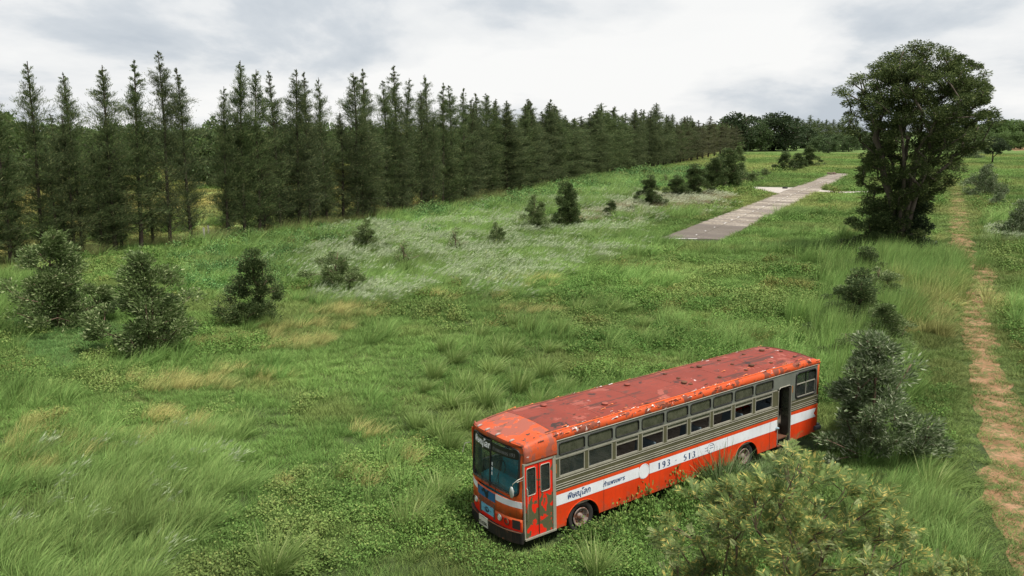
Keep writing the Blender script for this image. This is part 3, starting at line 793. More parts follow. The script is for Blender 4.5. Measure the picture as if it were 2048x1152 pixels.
# ------------------------------------------------------------------ giant tree on the right
M_BIG = leafmat('giant_tree_foliage', (.050, .078, .028), (.135, .175, .055), (.26, .30, .11), .12, .28, .5, .35)
def giant():
    h = 20.0; rs_ = np.random.RandomState(5)
    prof = [(.05, 1.3), (.12, 2.0), (.22, 2.6), (.32, 3.3), (.45, 4.4), (.58, 5.4), (.70, 6.4), (.79, 6.5), (.88, 5.3), (.95, 3.6), (1.0, 1.4)]
    stems = []
    for a in np.linspace(0, 6.28, 8)[:-1]:
        a += rs_.uniform(-.3, .3); r0, r1 = .35, rs_.uniform(1.4, 3.6); top = rs_.uniform(11, 15); st = [(r0 * math.cos(a), r0 * math.sin(a), -.2)]
        for k in range(1, 9):
            f_ = k / 8; r = r0 + (r1 - r0) * f_ ** 1.5
            st.append((r * math.cos(a + .25 * math.sin(f_ * 3)) + rs_.normal() * .08, r * math.sin(a + .25 * math.sin(f_ * 3)) + rs_.normal() * .08, top * f_))
        stems.append(st)
    return tree_mesh('giant', 42, h, prof, 520, .80, 250, (.26, .085), (M_BIG, M_BARK), .34, stems=stems, shell=.42, irr=.2, up=.12, flat=.55, outward=.8, power=2.3, lean=(.060, 0), gnarl=.15, clumpvar=.6, seg=1.1)
x, y = G(1792, 512); h = hgt(1820, 92, y)
plant('giant_tree', giant(), (x, y, 0), 0.0, (h / 20,) * 3, 'huge dark spreading tree with several stems rising from one foot beside the dirt path', 'tree')
ivy = tree_mesh('ivy', 51, 5.0, [(.05, 1.5), (.3, 1.7), (.6, 1.2), (1, .5)], 90, .42, 110, (.22, .11), (M_BL_D, M_BARK_D), .08, shell=.5)
plant('climber_thicket', ivy, (x + 1.7, y - .2, 0), 0, (1.0, 1.0, 1.0), 'black-green thicket of climbers at the right foot of the giant tree', 'bush', None, ('stem', 'foliage'))
plant('climber_thicket', ivy, (x - .2, y + .1, 0), 2, (.75, .75, 1.35), 'climbers wrapped high around the stems of the giant tree', 'bush', None, ('stem', 'foliage'))

# ------------------------------------------------------------------ silky oak in the foreground
M_OAK = leafmat('silky_oak_fronds', (.070, .125, .042), (.27, .34, .10), (.58, .46, .13), .14, .32, .5, 1.6)
M_OAK_P = leafmat('young_silky_oak_shoots', (.28, .34, .14), (.42, .45, .22), None, .1, .35, .5, 1.0)
M_FLO = leafmat('orange_blossom', (.55, .25, .02), (.65, .33, .04), None, .1, .3, .5, 1.0)
def silky_oak():
    rs_ = np.random.RandomState(77); h = 6.0
    prof = [(.22, 1.9), (.4, 2.6), (.55, 2.7), (.7, 2.25), (.84, 1.5), (.94, .8), (1.0, .12)]
    T = crown_targets(77, h, prof, 350, .5, 3, .25)
    # tiers: gather branch ends towards a few boughs so gaps stay open between them
    boughs = [(rs_.rand() * 6.28, rs_.uniform(.25, .95)) for _ in range(17)]
    T2 = []
    for t in T:
        th = math.atan2(t.y, t.x); r = math.hypot(t.x, t.y); best = min(boughs, key=lambda b: abs(math.atan2(math.sin(b[0] - th), math.cos(b[0] - th))) * .8 + abs(b[1] * h - t.z) * .35)
        da = math.atan2(math.sin(best[0] - th), math.cos(best[0] - th)); th += da * .68; z = t.z + (best[1] * h - t.z) * .42
        r2 = min(r * 1.05, np.interp(z / h, [p[0] for p in prof], [p[1] for p in prof]))
        T2.append(Vector((r2 * math.cos(th), r2 * math.sin(th), z)))
    stems = [[(0, 0, -.1)] + [(rs_.normal() * .05 * k, rs_.normal() * .05 * k, h * .9 * k / 6) for k in range(1, 7)]]
    mb, nodes, ends, R = grow(77, T2, stems, .10, .5, .007, .14, 2.2)
    P_, D_, L_, kind = [], [], [], []
    for t in T2:
        m_ = rs_.randint(8, 14); outv = Vector((t.x, t.y, 0)); outv = outv.normalized() if outv.length > .05 else Vector((0, 0, 0))
        kd = 1 if rs_.rand() < .10 else 0
        for _ in range(m_):
            d_ = Vector((rs_.normal(), rs_.normal(), rs_.normal() * .5 + .55)).normalized() + outv * .75
            P_.append(np.array(t) + rs_.normal(size=3) * .09); D_.append(np.array(d_)); L_.append(rs_.uniform(.22, .38) * (.7 if kd else 1)); kind.append(kd)
    P_, D_, L_, kind = map(np.array, (P_, D_, L_, kind))
    V, F = place(FROND, P_, D_, L_, L_, rs_, np.array([0, 0, 1.0]), .30)
    nf = len(FROND[1]); mi = np.repeat(kind, nf)
    cr = npmesh('silky_oak_crown', V, F, [M_OAK, M_OAK_P], mi)
    tr = D.meshes.new('silky_oak_trunk'); tr.from_pydata(mb.v, [], mb.f); tr.update(); tr.materials.append(M_BARK_R)
    fp = [T2[i] for i in rs_.choice(len(T2), 7)]
    return tr, cr, fp
tr_, cr_, fp_ = silky_oak()
OAK = Vector((5.6, 14.9, -.12))
e = plant('silky_oak', (tr_, cr_), OAK, .8, 1.0, 'feathery yellow-green young silky oak close to the camera below the back of the bus', 'tree')
for q in fp_:
    rs_ = np.random.RandomState(int(abs(q.x) * 1000)); m_ = 60
    d_ = rs_.normal(size=(m_, 3)); V, F = place(DIAMOND, np.array(q)[None] + rs_.normal(size=(m_, 3)) * .03 + np.array([0, 0, .12]), d_, rs_.uniform(.05, .10, m_), rs_.uniform(.015, .03, m_), rs_)
    o = link('blossom', npmesh('blossom', V, F, M_FLO), e)
oak2 = plant('silky_oak', (tr_, cr_), (4.3, 12.5, -1.1), 3.6, (.72, .72, .84), 'lower silky oak shoots at the bottom edge left of the larger silky oak', 'tree')
oak3 = plant('silky_oak', (tr_, cr_), (8.9, 14.6, -.9), 2.1, (.5, .5, .80), 'small yellow-tipped silky oak at the bottom edge nearest the dirt path', 'tree')

# ------------------------------------------------------------------ small things
M_PINK = paint('faded_pink_wall', (.50, .36, .32), .8, .2, (.25, .18, .15), .4)
M_RUSTROOF = paint('rusty_roof_sheet', (.30, .22, .19), .7, .3, (.15, .08, .05), .5)
M_DARKHOLE = plain('dark_opening', (.03, .03, .03), .6)
hx, hy = -54.0, 215.0
hs_ = empty('farm_house', (hx, hy, 0), .15); tag(hs_, 'small pinkish house glimpsed between the casuarina trunks', 'house')
MB().box((-4.5, -3, 0), (4.5, 3, 6.3)).build('wall', M_PINK, hs_)
MB().add([(-5.2, -3.8, 6.2), (5.2, -3.8, 6.2), (5.2, 3.8, 6.2), (-5.2, 3.8, 6.2), (-5.2, 0, 8.4), (5.2, 0, 8.4)], [(0, 1, 5, 4), (2, 3, 4, 5), (0, 4, 3), (1, 2, 5), (0, 3, 2, 1)]).build('roof', M_RUSTROOF, hs_)
for xx in (-2.8, 0.2, 3.0): MB().box((xx - .6, -3.04, 3.9), (xx + .6, -2.98, 5.2)).build('window', M_DARKHOLE, hs_)
MB().box((-.6, -3.05, 0), (.5, -2.98, 2.2)).build('door', M_DARKHOLE, hs_)
M_POST = paint('pale_post', (.45, .43, .40), .9, .2, (.2, .18, .15), .4, streak=False)
for px, yb in [(409, 483), (418, 478)]:
    x, y = G(px, yb)
    o = MB().box((-.07, -.07, -.1), (.07, .07, 1.45)).box((-.08, -.08, 1.45), (.08, .08, 1.50)).build('fence_post', M_POST, None, loc=(x, y, 0)); tag(o, 'pale concrete fence post in the first gap of the casuarina row, %s of the two' % ('left' if px < 412 else 'right'), 'post')
x, y = G(1663, 349)
rs_ = np.random.RandomState(3); mb = MB()
for k in range(7):
    c_ = rs_.normal(size=2) * .45; r_ = rs_.uniform(.3, .55); mb.lathe([(0.02, r_ * 1.1), (r_ * .6, r_ * .95), (r_, r_ * .4), (r_ * .95, -.05)], 'z', (c_[0] * 1.3, c_[1], 0.05), 7)
tag(mb.build('rubble_pile', plain('dark_rubble', (.12, .085, .065), .9), None, loc=(x, y, .05)), 'small dark rubble heap lying on the far end of the concrete strip', 'rubble')
x, y = G(1570, 377.5)
mb = MB().lathe([(.25, 0), (.5, .02), (.55, .15), (.5, .28), (.25, .3), (.25, 0)], 'z', (0, 0, 0), 14)
tag(mb.build('old_tyre', plain('black_rubber', (.02, .02, .02), .8), None, loc=(x, y, .05)), 'dark round tyre lying where the left taxi arm meets the strip', 'tyre')
# ------------------------------------------------------------------ the bus
# local frame: x runs from the front (0) to the back (13.75), y across (0 = door side), z up
bus = empty('abandoned_bus'); bus.location = BUS_O; bus.rotation_euler = BUS_R
tag(bus, 'derelict orange-red bus with peeling red roof and white stripe, sunk in weeds', 'bus')
W, LB = 2.5, 13.72
RED, ORANGE, OLIVE, GREYG, CREAM = (.58, .042, .008), (.60, .085, .014), (.10, .095, .052), (.135, .145, .115), (.62, .64, .66)
M_RED = paint('red_body_paint', RED, .42, .22, (.22, .05, .015), .35, [((.20, .06, .03), .68, 4.0)], mud=True)
M_ORA = paint('orange_body_paint', (.52, .085, .018), .45, .25, (.13, .055, .025), .55, [((.16, .075, .04), .66, 3.0)])
M_ORS = paint('orange_side_band', (.58, .055, .010), .42, .2, (.2, .06, .02), .3)
M_WHITE = paint('white_stripe_paint', CREAM, .5, .1, (.35, .30, .25), .22)
M_OLIVE = paint('olive_panel', (.085, .082, .045), .5, .25, (.05, .045, .03), .4)
M_GREYP = paint('grey_green_panel', (.13, .14, .115), .5, .2, (.08, .075, .06), .4)
M_SILVER = paint('dull_aluminium', (.42, .40, .33), .4, .2, (.2, .17, .12), .4, metal=.45)
M_BLK = plain('black_gasket', (.012, .012, .012), .5)
M_DARK = plain('dark_underbody', (.02, .017, .014), .8)
M_GLASSD = glassmat('dusty_dark_glass', (.045, .048, .032), .90, .18, (.13, .13, .09))
M_GLASSC = glassmat('dusty_clear_glass', (.03, .038, .034), .34, .08, (.11, .11, .09))
M_WS = glassmat('windscreen_glass', (.020, .045, .050), .24, .05, (.14, .18, .17))
M_SEAT = plain('blue_grey_seat', (.10, .14, .16), .7)
M_TEAL = plain('teal_upholstery', (.02, .16, .20), .7)
M_TEAL2 = plain('bright_teal_cover', (.03, .46, .54), .6)
M_WOOD = bark('floor_planks', (.26, .21, .16), (.50, .42, .34), 3)
M_TYRE = plain('tyre_rubber', (.022, .02, .018), .85)
M_RIM = paint('rusty_white_rim', (.24, .19, .165), .7, .3, (.10, .05, .03), .8, [((.11, .05, .03), .52, 5.0)])
M_RUST = paint('rusty_brown_metal', (.13, .06, .035), .8, .4, (.05, .03, .02), .5)
M_CHROME = plain('chrome', (.6, .6, .6), .2, .9)
M_CAP = paint('front_roof_cap', (.55, .088, .027), .5, .25, (.20, .09, .05), .5, [((.30, .085, .055), .50, 1.3), ((.16, .07, .045), .60, 2.6), ((.62, .52, .48), .665, 2.8), ((.07, .04, .03), .66, 5.0)])
M_EDGE = paint('roof_edge_paint', (.54, .078, .02), .5, .2, (.2, .08, .04), .4, [((.17, .05, .03), .52, 2.6), ((.66, .58, .54), .645, 3.2)])
M_ROOF = paint('oxide_red_roof', (.225, .045, .029), .6, .2, (.13, .05, .04), .5, [((.28, .078, .056), .58, 1.1), ((.13, .045, .032), .60, 3.1), ((.10, .035, .026), .575, 1.3, (.30, 2.6, 1)), ((.045, .028, .024), .645, 1.5), ((.62, .52, .50), .685, 2.3)], streak=False)
M_DOORP = paint('door_paint', (.60, .018, .006), .4, .15, (.2, .03, .01), .2)
def ufront(y):
    s_ = (y - 1.25) / 1.25
    return .07 - .25 * (1 - min(1, abs(s_)) ** 2.8)
def F(y, z, off=0.0):
    """point on the bowed front face; off > 0 moves outwards"""
    dy = 1e-3; du = (ufront(y + dy) - ufront(y - dy)) / (2 * dy) if 0.02 < y < 2.48 else (2.5 if y > 1.25 else -2.5)
    n = Vector((-1, du, 0)).normalized()
    rake = .10 * max(0, z - 1.7) ** 1.3 * .6
    return Vector((ufront(y) + rake, y, z)) + n * off
def side_f(Y, sg):
    return lambda u, z, off=0.0: Vector((u, Y + sg * off, z))
NEAR, FAR = side_f(0.0, -1), side_f(W, 1)
def rrect(a0, a1, b0, b1, r, n):
    """n points around a rounded rectangle, and matching points on its sharp-cornered ray directions"""
    pts = []; ca, cb = (a0 + a1) / 2, (b0 + b1) / 2; per = n // 4
    for (cx, cy, q0) in ((a1 - r, b1 - r, 0), (a0 + r, b1 - r, PI / 2), (a0 + r, b0 + r, PI), (a1 - r, b0 + r, 1.5 * PI)):
        for k in range(per):
            q = q0 + PI / 2 * k / (per - 1); pts.append((cx + r * math.cos(q), cy + r * math.sin(q)))
    return pts
def outer_match(o, pts, h):
    a0, a1, b0, b1 = o; n = len(pts); per = n // 4; res = []
    cs = [(a1, b1), (a0, b1), (a0, b0), (a1, b0)]
    for i, (x, y) in enumerate(pts):
        c = cs[i // per]; k = i % per
        mid = (per - 1) / 2
        if k < mid: e = (c[0], y) if (i // per) in (0, 2) else (x, c[1])
        elif k > mid: e = (x, c[1]) if (i // per) in (0, 2) else (c[0], y)
        else: e = c
        res.append(e)
    return res
def holed(mb, f, o, hole, r, t=.03, per=9, rings=1, proud=0.0):
    inn = rrect(*hole, r, per * 4); outp = outer_match(o, inn, hole); n = len(inn); V, Fc = [], []
    for layer, off in ((0, proud), (1, -t)):
        for k in range(rings + 1):
            for (ix, iy), (ox, oy) in zip(inn, outp):
                q = k / rings; V.append(f(ix + (ox - ix) * q, iy + (oy - iy) * q, off))
    def id_(l, k, i): return (l * (rings + 1) + k) * n + i % n
    for i in range(n):
        for k in range(rings):
            Fc.append((id_(0, k, i), id_(0, k, i + 1), id_(0, k + 1, i + 1), id_(0, k + 1, i)))
            Fc.append((id_(1, k, i), id_(1, k + 1, i), id_(1, k + 1, i + 1), id_(1, k, i + 1)))
        Fc.append((id_(0, 0, i), id_(1, 0, i), id_(1, 0, i + 1), id_(0, 0, i + 1)))
        Fc.append((id_(0, rings, i), id_(0, rings, i + 1), id_(1, rings, i + 1), id_(1, rings, i)))
    return mb.add(V, Fc)
def patch(mb, f, a0, a1, b0, b1, na=1, nb=1, t=.03, proud=0.0):
    V, Fc = [], []
    for off in (proud, -t):
        for j in range(nb + 1):
            for i in range(na + 1): V.append(f(a0 + (a1 - a0) * i / na, b0 + (b1 - b0) * j / nb, off))
    m = (na + 1) * (nb + 1); g = lambda l, i, j: l * m + j * (na + 1) + i
    for j in range(nb):
        for i in range(na):
            Fc += [(g(0, i, j), g(0, i + 1, j), g(0, i + 1, j + 1), g(0, i, j + 1)), (g(1, i, j), g(1, i, j + 1), g(1, i + 1, j + 1), g(1, i + 1, j))]
    for i in range(na): Fc += [(g(0, i, 0), g(1, i, 0), g(1, i + 1, 0), g(0, i + 1, 0)), (g(0, i, nb), g(0, i + 1, nb), g(1, i + 1, nb), g(1, i, nb))]
    for j in range(nb): Fc += [(g(0, 0, j), g(0, 0, j + 1), g(1, 0, j + 1), g(1, 0, j)), (g(0, na, j), g(1, na, j), g(1, na, j + 1), g(0, na, j + 1))]
    return mb.add(V, Fc)
def ring(mb, f, hole, r, rad, off=0.004, per=9, n=6):
    p = [f(a, b, off) for a, b in rrect(*hole, r, per * 4)]
    p = [q for i, q in enumerate(p) if (q - p[i - 1]).length > 1e-4]
    p.append(p[0]); return mb.tube(p, rad, n, False)
def pane(mb, f, hole, off=-.018, na=1):
    return patch(mb, f, hole[0], hole[1], hole[2], hole[3], na, 1, .006 - off, off)
def poly_panel(mb, f, pts, t=.03, proud=0.0):
    n = len(pts); V = [f(a, b, proud) for a, b in pts] + [f(a, b, -t) for a, b in pts]
    from mathutils.geometry import tessellate_polygon
    tri = tessellate_polygon([[Vector((a, b, 0)) for a, b in pts]])
    Fc = [tuple(q) for q in tri] + [tuple(n + i for i in q[::-1]) for q in tri] + [(i, n + i, (i + 1) % n + n, (i + 1) % n) for i in range(n)]
    return mb.add(V, Fc)
def arch(c, r, zb, zc, n=14):
    a0 = math.asin(max(-1, min(1, (zb - zc) / r)))
    return [(c + r * math.cos(q), zc + r * math.sin(q)) for q in np.linspace(PI - a0, a0, n)]
ZB = .42
WH1, WH2, HZ = 2.22, 9.6, .46
RD0, RD1 = 11.32, 12.06                              # rear doorway
def skirt_pts(u0, u1, arches):
    p = [(u0, ZB)]
    for c in arches: p += arch(c, .66, ZB, .36)
    return p + [(u1, ZB), (u1, 1.53), (u0, 1.53)]
WIN = [1.37 + 1.085 * i for i in range(9)]
def add_window_row(f, sg, us, name_extra=None):
    for i, u in enumerate(us):
        u1 = u + .95
        w = MB(); ring(w, f, (u, u1, 2.61, 2.96), .07, .018); wf = w.build('window', M_BLK, bus, True)
        w = MB(); pane(w, f, (u + .005, u1 - .005, 2.615, 2.955)); w.build('pane', M_GLASSD, wf)
        w = MB(); y0 = f(0, 0, .002).y; y1 = f(0, 0, -.045).y; ya, yb = min(y0, y1), max(y0, y1)
        for (a, b, c, d) in ((u, u + .03, 1.95, 2.50), (u1 - .03, u1, 1.95, 2.50), (u + .03, u1 - .03, 1.95, 1.985), (u + .03, u1 - .03, 2.475, 2.50)):
            w.box((a, ya, c), (b, yb, d))
        fr = w.build('window_frame', M_SILVER, bus)
        closed = i in (0, 1)
        w = MB(); ys = f(0, 0, -.012).y; yt = f(0, 0, -.034).y; ya, yb = min(ys, yt), max(ys, yt)
        if not closed:
            w.box((u + .03, ya, 2.35 + .008 * math.sin(i * 5)), (u1 - .03, yb, 2.385 + .008 * math.sin(i * 5))); w.build('sash_bar', M_SILVER, fr)
            w = MB(); pane(w, f, (u + .03, u1 - .03, 2.385, 2.475), -.02); w.build('pane', M_GLASSD, fr)
        else:
            pane(w, f, (u + .03, u1 - .03, 1.985, 2.475), -.02); w.build('pane', M_GLASSC, fr)
def side_wall(f, near):
    # red skirt and white stripe
    m = MB()
    if near:
        poly_panel(m, f, skirt_pts(1.22, RD0, [WH1, WH2])); poly_panel(m, f, [(RD1, ZB), (13.62, ZB + .04), (13.66, 1.53), (RD1, 1.53)])
    else: poly_panel(m, f, skirt_pts(.10, 13.62, [WH1, WH2]))
    m.build('red_side_panel', M_RED, bus)
    m = MB(); 
    if near:
        disc = [(4.72 + .24 * math.cos(q), 1.245 + .24 * math.sin(q)) for q in np.linspace(0, 2 * PI, 40)[:-1]]
        poly_panel(m, f, [(1.235, 1.11), (4.5, 1.10), (4.5, 1.43), (1.235, 1.43)], 0, .004)
        poly_panel(m, f, [(4.94, 1.10), (RD0, 1.06), (RD0, 1.43), (4.94, 1.43)], 0, .004); poly_panel(m, f, disc, 0, .0065)
        poly_panel(m, f, [(RD1, 1.05), (13.60, 1.055), (13.47, 1.20), (13.61, 1.385), (RD1, 1.42)], 0, .004)
    else: poly_panel(m, f, [(.12, 1.11), (13.60, 1.06), (13.47, 1.22), (13.6, 1.40), (.12, 1.43)], 0, .004)
    m.build('white_stripe', M_WHITE, bus)
    if near:
        m = MB(); ring(m, f, (4.50, 4.94, 1.025, 1.465), .2195, .004, .008, 9, 4); m.build('stripe_roundel_ring', paint('faint_outline', (.42, .42, .42), .6, .1), bus)
    # orange reveal line above the stripe
    m = MB(); segs = [(1.235, RD0 - .0), (RD1, 13.64)] if near else [(.12, 13.64)]
    for a, b in segs: patch(m, f, a, b, 1.432, 1.527, 1, 1, 0, .003)
    m.build('orange_line', M_ORS, bus)
    # olive ribbed belt
    m = MB()
    for a, b in segs: patch(m, f, a - (.015 if a < 2 else 0), b, 1.533, 1.945)
    m.build('ribbed_belt', M_OLIVE, bus)
    m = MB()
    for z in (1.872, 1.735, 1.665, 1.592):
        for a, b in segs: m.tube([f(a, z, .004), f(b, z, .004)], .010, 6)
    m.build('belt_rib', M_SILVER, bus)
    # pillars between lower windows
    us = WIN if near else [.35] + WIN + [11.13]
    edges = sorted(us); prev = 1.22 if near else .12
    for u in edges + [RD0 if near else 12.16]:
        if u - prev > .01: patch(MB(), f, prev, u, 1.947, 2.503, 1, 1, .045).build('window_pillar', M_OLIVE, bus)
        prev = u + .95
    m = MB(); patch(m, f, 1.22 if near else .12, RD0 - .08 if near else 12.25, 2.507, 2.545, 1, 1, .03, .012)
    patch(m, f, 1.22 if near else .12, RD0 if near else 12.25, 1.925, 1.943, 1, 1, .0, .012); m.build('window_rail', M_SILVER, bus)
    m = MB(); prev = 1.22 if near else .12
    for k, u in enumerate(edges):
        nxt = (u + .95 + edges[k + 1]) / 2 if k + 1 < len(edges) else u + 1.03
        holed(m, f, (prev, nxt, 2.549, 3.05), (u, u + .95, 2.61, 2.96), .07, .04); prev = nxt
    if near:
        holed(m, f, (prev, 12.16, .99, 3.05), (RD0, RD1, .995, 2.565), .10, .04) if False else None
        patch(m, f, prev, 12.16, 2.60, 3.05, 1, 1, .04)
        patch(m, f, prev, RD0 - .002, 2.549, 2.598, 1, 1, .04)
        patch(m, f, RD1 + .002, 12.16, 1.947, 2.598, 1, 1, .04)
        a = .10
        for s0, c0, q0 in ((RD0, RD0 + a, PI / 2), (RD1, RD1 - a, 0)):
            arcp = [(c0 + a * math.cos(q), 2.60 - a + a * math.sin(q)) for q in np.linspace(q0, q0 + PI / 2, 7)]
            poly_panel(m, f, arcp + [(s0, 2.60)], .04)
    else: patch(m, f, prev, 12.16, 2.549, 3.05, 1, 1, .04)
    holed(m, f, (12.162, 13.60, 1.947, 3.05), (12.32, 13.50, 2.0, 2.93), .13, .04)
    m.build('upper_side_panel', M_GREYP, bus)
    add_window_row(f, -1 if near else 1, us)
    # large rear side window
    w = MB(); ring(w, f, (12.32, 13.50, 2.0, 2.93), .13, .034, .004); wf = w.build('rear_side_window', M_BLK, bus, True)
    w = MB(); y0, y1 = sorted((f(0, 0, .012).y, f(0, 0, -.02).y))
    w.box((12.36, y0, 2.50), (13.46, y1, 2.53)).box((12.90, y0, 2.04), (12.925, y1, 2.50)).box((12.345, y0, 2.1), (12.365, y1, 2.5)).box((13.455, y0, 2.1), (13.475, y1, 2.5))
    w.box((12.42, y0, 2.025), (13.4, y1, 2.045)); w.build('window_frame', M_SILVER, wf)
    w = MB(); w.box((12.895, y0, 2.53), (12.925, y1, 2.92)); w.build('mullion', M_BLK, wf)
    w = MB(); pane(w, f, (12.33, 13.49, 2.01, 2.92)); w.build('pane', M_GLASSC, wf)
    # drip rail
    m = MB(); m.tube([f(1.15 if near else .2, 3.056, .012), f(13.62, 3.056, .012)], .017, 6); m.build('drip_rail', M_SILVER, bus)
side_wall(NEAR, True); side_wall(FAR, False)
# seam lines on the red panel and stripe
m = MB()
for u in (3.05, 4.95, 8.62, 10.9): m.box((u, -.0075, ZB + .02), (u + .008, -.0005, 1.42))
m.build('panel_seam', plain('seam_grey', (.12, .03, .02), .8), bus)

# corner posts at the rear, rear wall
for yy in (.06, W - .06):
    cp_ = MB().tube([(13.66, yy, .62), (13.67, yy, 1.56)], .075, 10).tube([(13.67, yy, 1.9), (13.67, yy, 3.12)], .075, 10).build('rear_corner_post', M_ORA, bus, True)
    MB().tube([(13.672, yy, 1.56), (13.672, yy, 1.9)], .078, 10).build('corner_belt', M_OLIVE, cp_, True)
rf = lambda a, b, off=0.0: Vector((13.70 + off, a, b))
m = MB(); patch(m, rf, .06, 2.44, .5, 1.9); holed(m, rf, (.06, 2.44, 1.902, 3.1), (.35, 2.15, 2.05, 2.85), .12, .03); m.build('rear_wall', M_ORA, bus)
w = MB(); ring(w, rf, (.35, 2.15, 2.05, 2.85), .12, .03); wf = w.build('rear_window', M_BLK, bus, True)
w = MB(); pane(w, rf, (.36, 2.14, 2.06, 2.84)); w.build('pane', M_GLASSC, wf)
for yy in (.3, 2.2):
    m = MB(); m.box((13.70, yy - .12, .85), (13.73, yy + .12, 1.15)); m.build('tail_lamp', plain('dark_red_lens', (.2, .01, .01), .25), bus)
m = MB(); m.box((13.66, -.03, .50), (13.84, W + .03, .74)); m.tube([(13.5, -.045, .62), (13.80, -.045, .62)], .09, 8); m.build('rear_bumper', plain('grey_black_bumper', (.05, .055, .06), .5), bus)

# roof
def roof_z(u, y):
    s_ = (y - 1.25) / 1.25; z = 3.40 - .10 * abs(s_) ** 2.2
    if u < 1.35: z -= .155 * ((1.35 - u) / 1.4) ** 1.6
    if u > 13.1: z -= .17 * ((u - 13.1) / .7) ** 2
    return z
def roof_u(t, y):
    if t < 1.2: return 1.2 + (t - 1.2) * (1.2 - (ufront(min(2.5, max(0, y))) + .06)) / 1.2
    return t
def roof_grid(us, prof, name, mt, smooth=True):
    """prof: list of (y, dz or absolute z flag)"""
    V = []; nU = len(us); nP = len(prof)
    for u in us:
        for (y, z) in prof:
            zz_ = roof_z(u, y) if z is None else z(u)
            V.append((roof_u(u, y), y, zz_))
    Fc = [(i * nP + j, i * nP + j + 1, (i + 1) * nP + j + 1, (i + 1) * nP + j) for i in range(nU - 1) for j in range(nP - 1)]
    return MB().add(V, Fc).build(name, mt, bus, smooth)
ysamp = list(np.linspace(.09, 2.41, 17))
um = list(np.linspace(1.2, 13.72, 60)); uf = list(np.linspace(0.0, 1.2, 12))
roof = roof_grid(um, [(y, None) for y in ysamp], 'roof_skin', M_ROOF)
roof_grid(uf, [(y, None) for y in ysamp], 'front_roof_cap', M_CAP)
ed = lambda u, k: roof_z(u, .09) * (1 - k) + 3.06 * k
for y0, sg in ((0.0, 1), (W, -1)):
    prof = [(y0 + sg * .09, lambda u: ed(u, 0)), (y0 + sg * .045, lambda u: ed(u, .04)), (y0 - sg * .005, lambda u: ed(u, .22)), (y0 - sg * .035, lambda u: ed(u, .5)), (y0 - sg * .030, lambda u: ed(u, .85)), (y0 - sg * .008, lambda u: 3.062)]
    roof_grid(um, prof, 'roof_edge', M_EDGE)
roof_grid(uf, [(W - .09, None), (W - .04, lambda u: ed(u, .06)), (W, lambda u: ed(u, .25)), (W + .02, lambda u: ed(u, .6)), (W, lambda u: ed(u, 1.0))], 'front_cap_edge', M_CAP)
MB().box((.06, W - .04, 2.5), (.30, W - .0, 3.06)).box((.06, W - .04, .5), (.12, W, 2.5)).build('front_corner_post', M_ORA, bus)
# raised edge mouldings
m = MB(); us_ = np.linspace(1.22, 12.2, 40); m.tube([(u, .075, roof_z(u, .075) + .008) for u in us_], .021, 6); m.build('roof_moulding', paint('bright_orange_moulding', (.62, .10, .02), .45, .15, (.3, .1, .05), .3), bus, True)
m = MB(); us_ = np.linspace(.5, 13.4, 40); m.tube([(u, 2.30, roof_z(u, 2.30) + .004) for u in us_], .016, 6); m.tube([(13.42, y, roof_z(13.42, y) + .006) for y in np.linspace(.15, 2.3, 12)], .016, 6); m.build('roof_moulding', M_RUST, bus, True)
# roof end closing
m = MB(); m.add([(13.72, y, roof_z(13.72, y)) for y in ysamp] + [(13.72, y, 3.08) for y in ysamp], [(i, i + 1, 17 + i + 1, 17 + i) for i in range(16)]); m.build('roof_end', M_EDGE, bus)
# seams across the roof sheets
m = MB()
for u in (1.2, 3.1, 5.0, 7.0, 8.9, 10.8, 12.6): m.tube([(u, y, roof_z(u, y) + .0015) for y in np.linspace(.12, 2.28, 12)], .005, 4, False)
m.build('roof_seam', plain('seam_dark_red', (.16, .045, .035), .8), bus)
m = MB()
for (a, b, u0, u1) in ((.7, .7, 1.25, 13.2), (1.6, 1.6, 1.3, 13.2)): m.tube([(u, a, roof_z(u, a) + .0012) for u in np.linspace(u0, u1, 30)], .004, 4, False)
m.build('roof_seam', plain('seam_dark_red2', (.2, .06, .045), .8), bus)
# round vents, hatch blocks
for i, (u, y) in enumerate([(2.3, 1.88), (3.81, .77), (5.71, 1.78), (7.3, .75), (9.13, 1.72), (10.64, .66), (12.58, 1.71)]):
    z = roof_z(u, y) - .01; m = MB(); m.lathe([(.085, 0), (.085, .04), (.105, .045), (.108, .062), (.09, .075), (0.001, .08)], 'z', (u, y, z), 18); m.build('roof_vent', M_RUST if i > 2 else paint('vent_red', (.30, .08, .055), .6, .3, (.1, .05, .04), .6), bus, True)
for i, (u, y) in enumerate([(7.6, 1.9), (7.53, 1.22), (8.95, 1.88), (10.34, 1.86), (8.75, .5), (10.24, 1.18), (10.11, .48), (11.67, 1.82), (11.52, .5), (13.05, 1.81), (13.0, 1.17), (12.87, .48), (7.4, .56)]):
    z = roof_z(u, y) - .005; m = MB(); m.box((u - .06, y - .045, z), (u + .06, y + .045, z + .028)).box((u - .035, y - .055, z + .01), (u + .04, y + .055, z + .038)); m.build('roof_bracket', M_RUST, bus)
# marker lamps over the windscreen
for y in (1.98, 1.50, .98, .42):
    u = roof_u(.02, y); z = roof_z(.02, y) + .02; m = MB(); m.tube([(u - .02, y, z - .005), (u + .06, y, z + .015), (u + .14, y, z + .02)], [.03, .036, .02], 8); m.build('marker_lamp', plain('weathered_lamp', (.30, .24, .22), .5), bus, True)
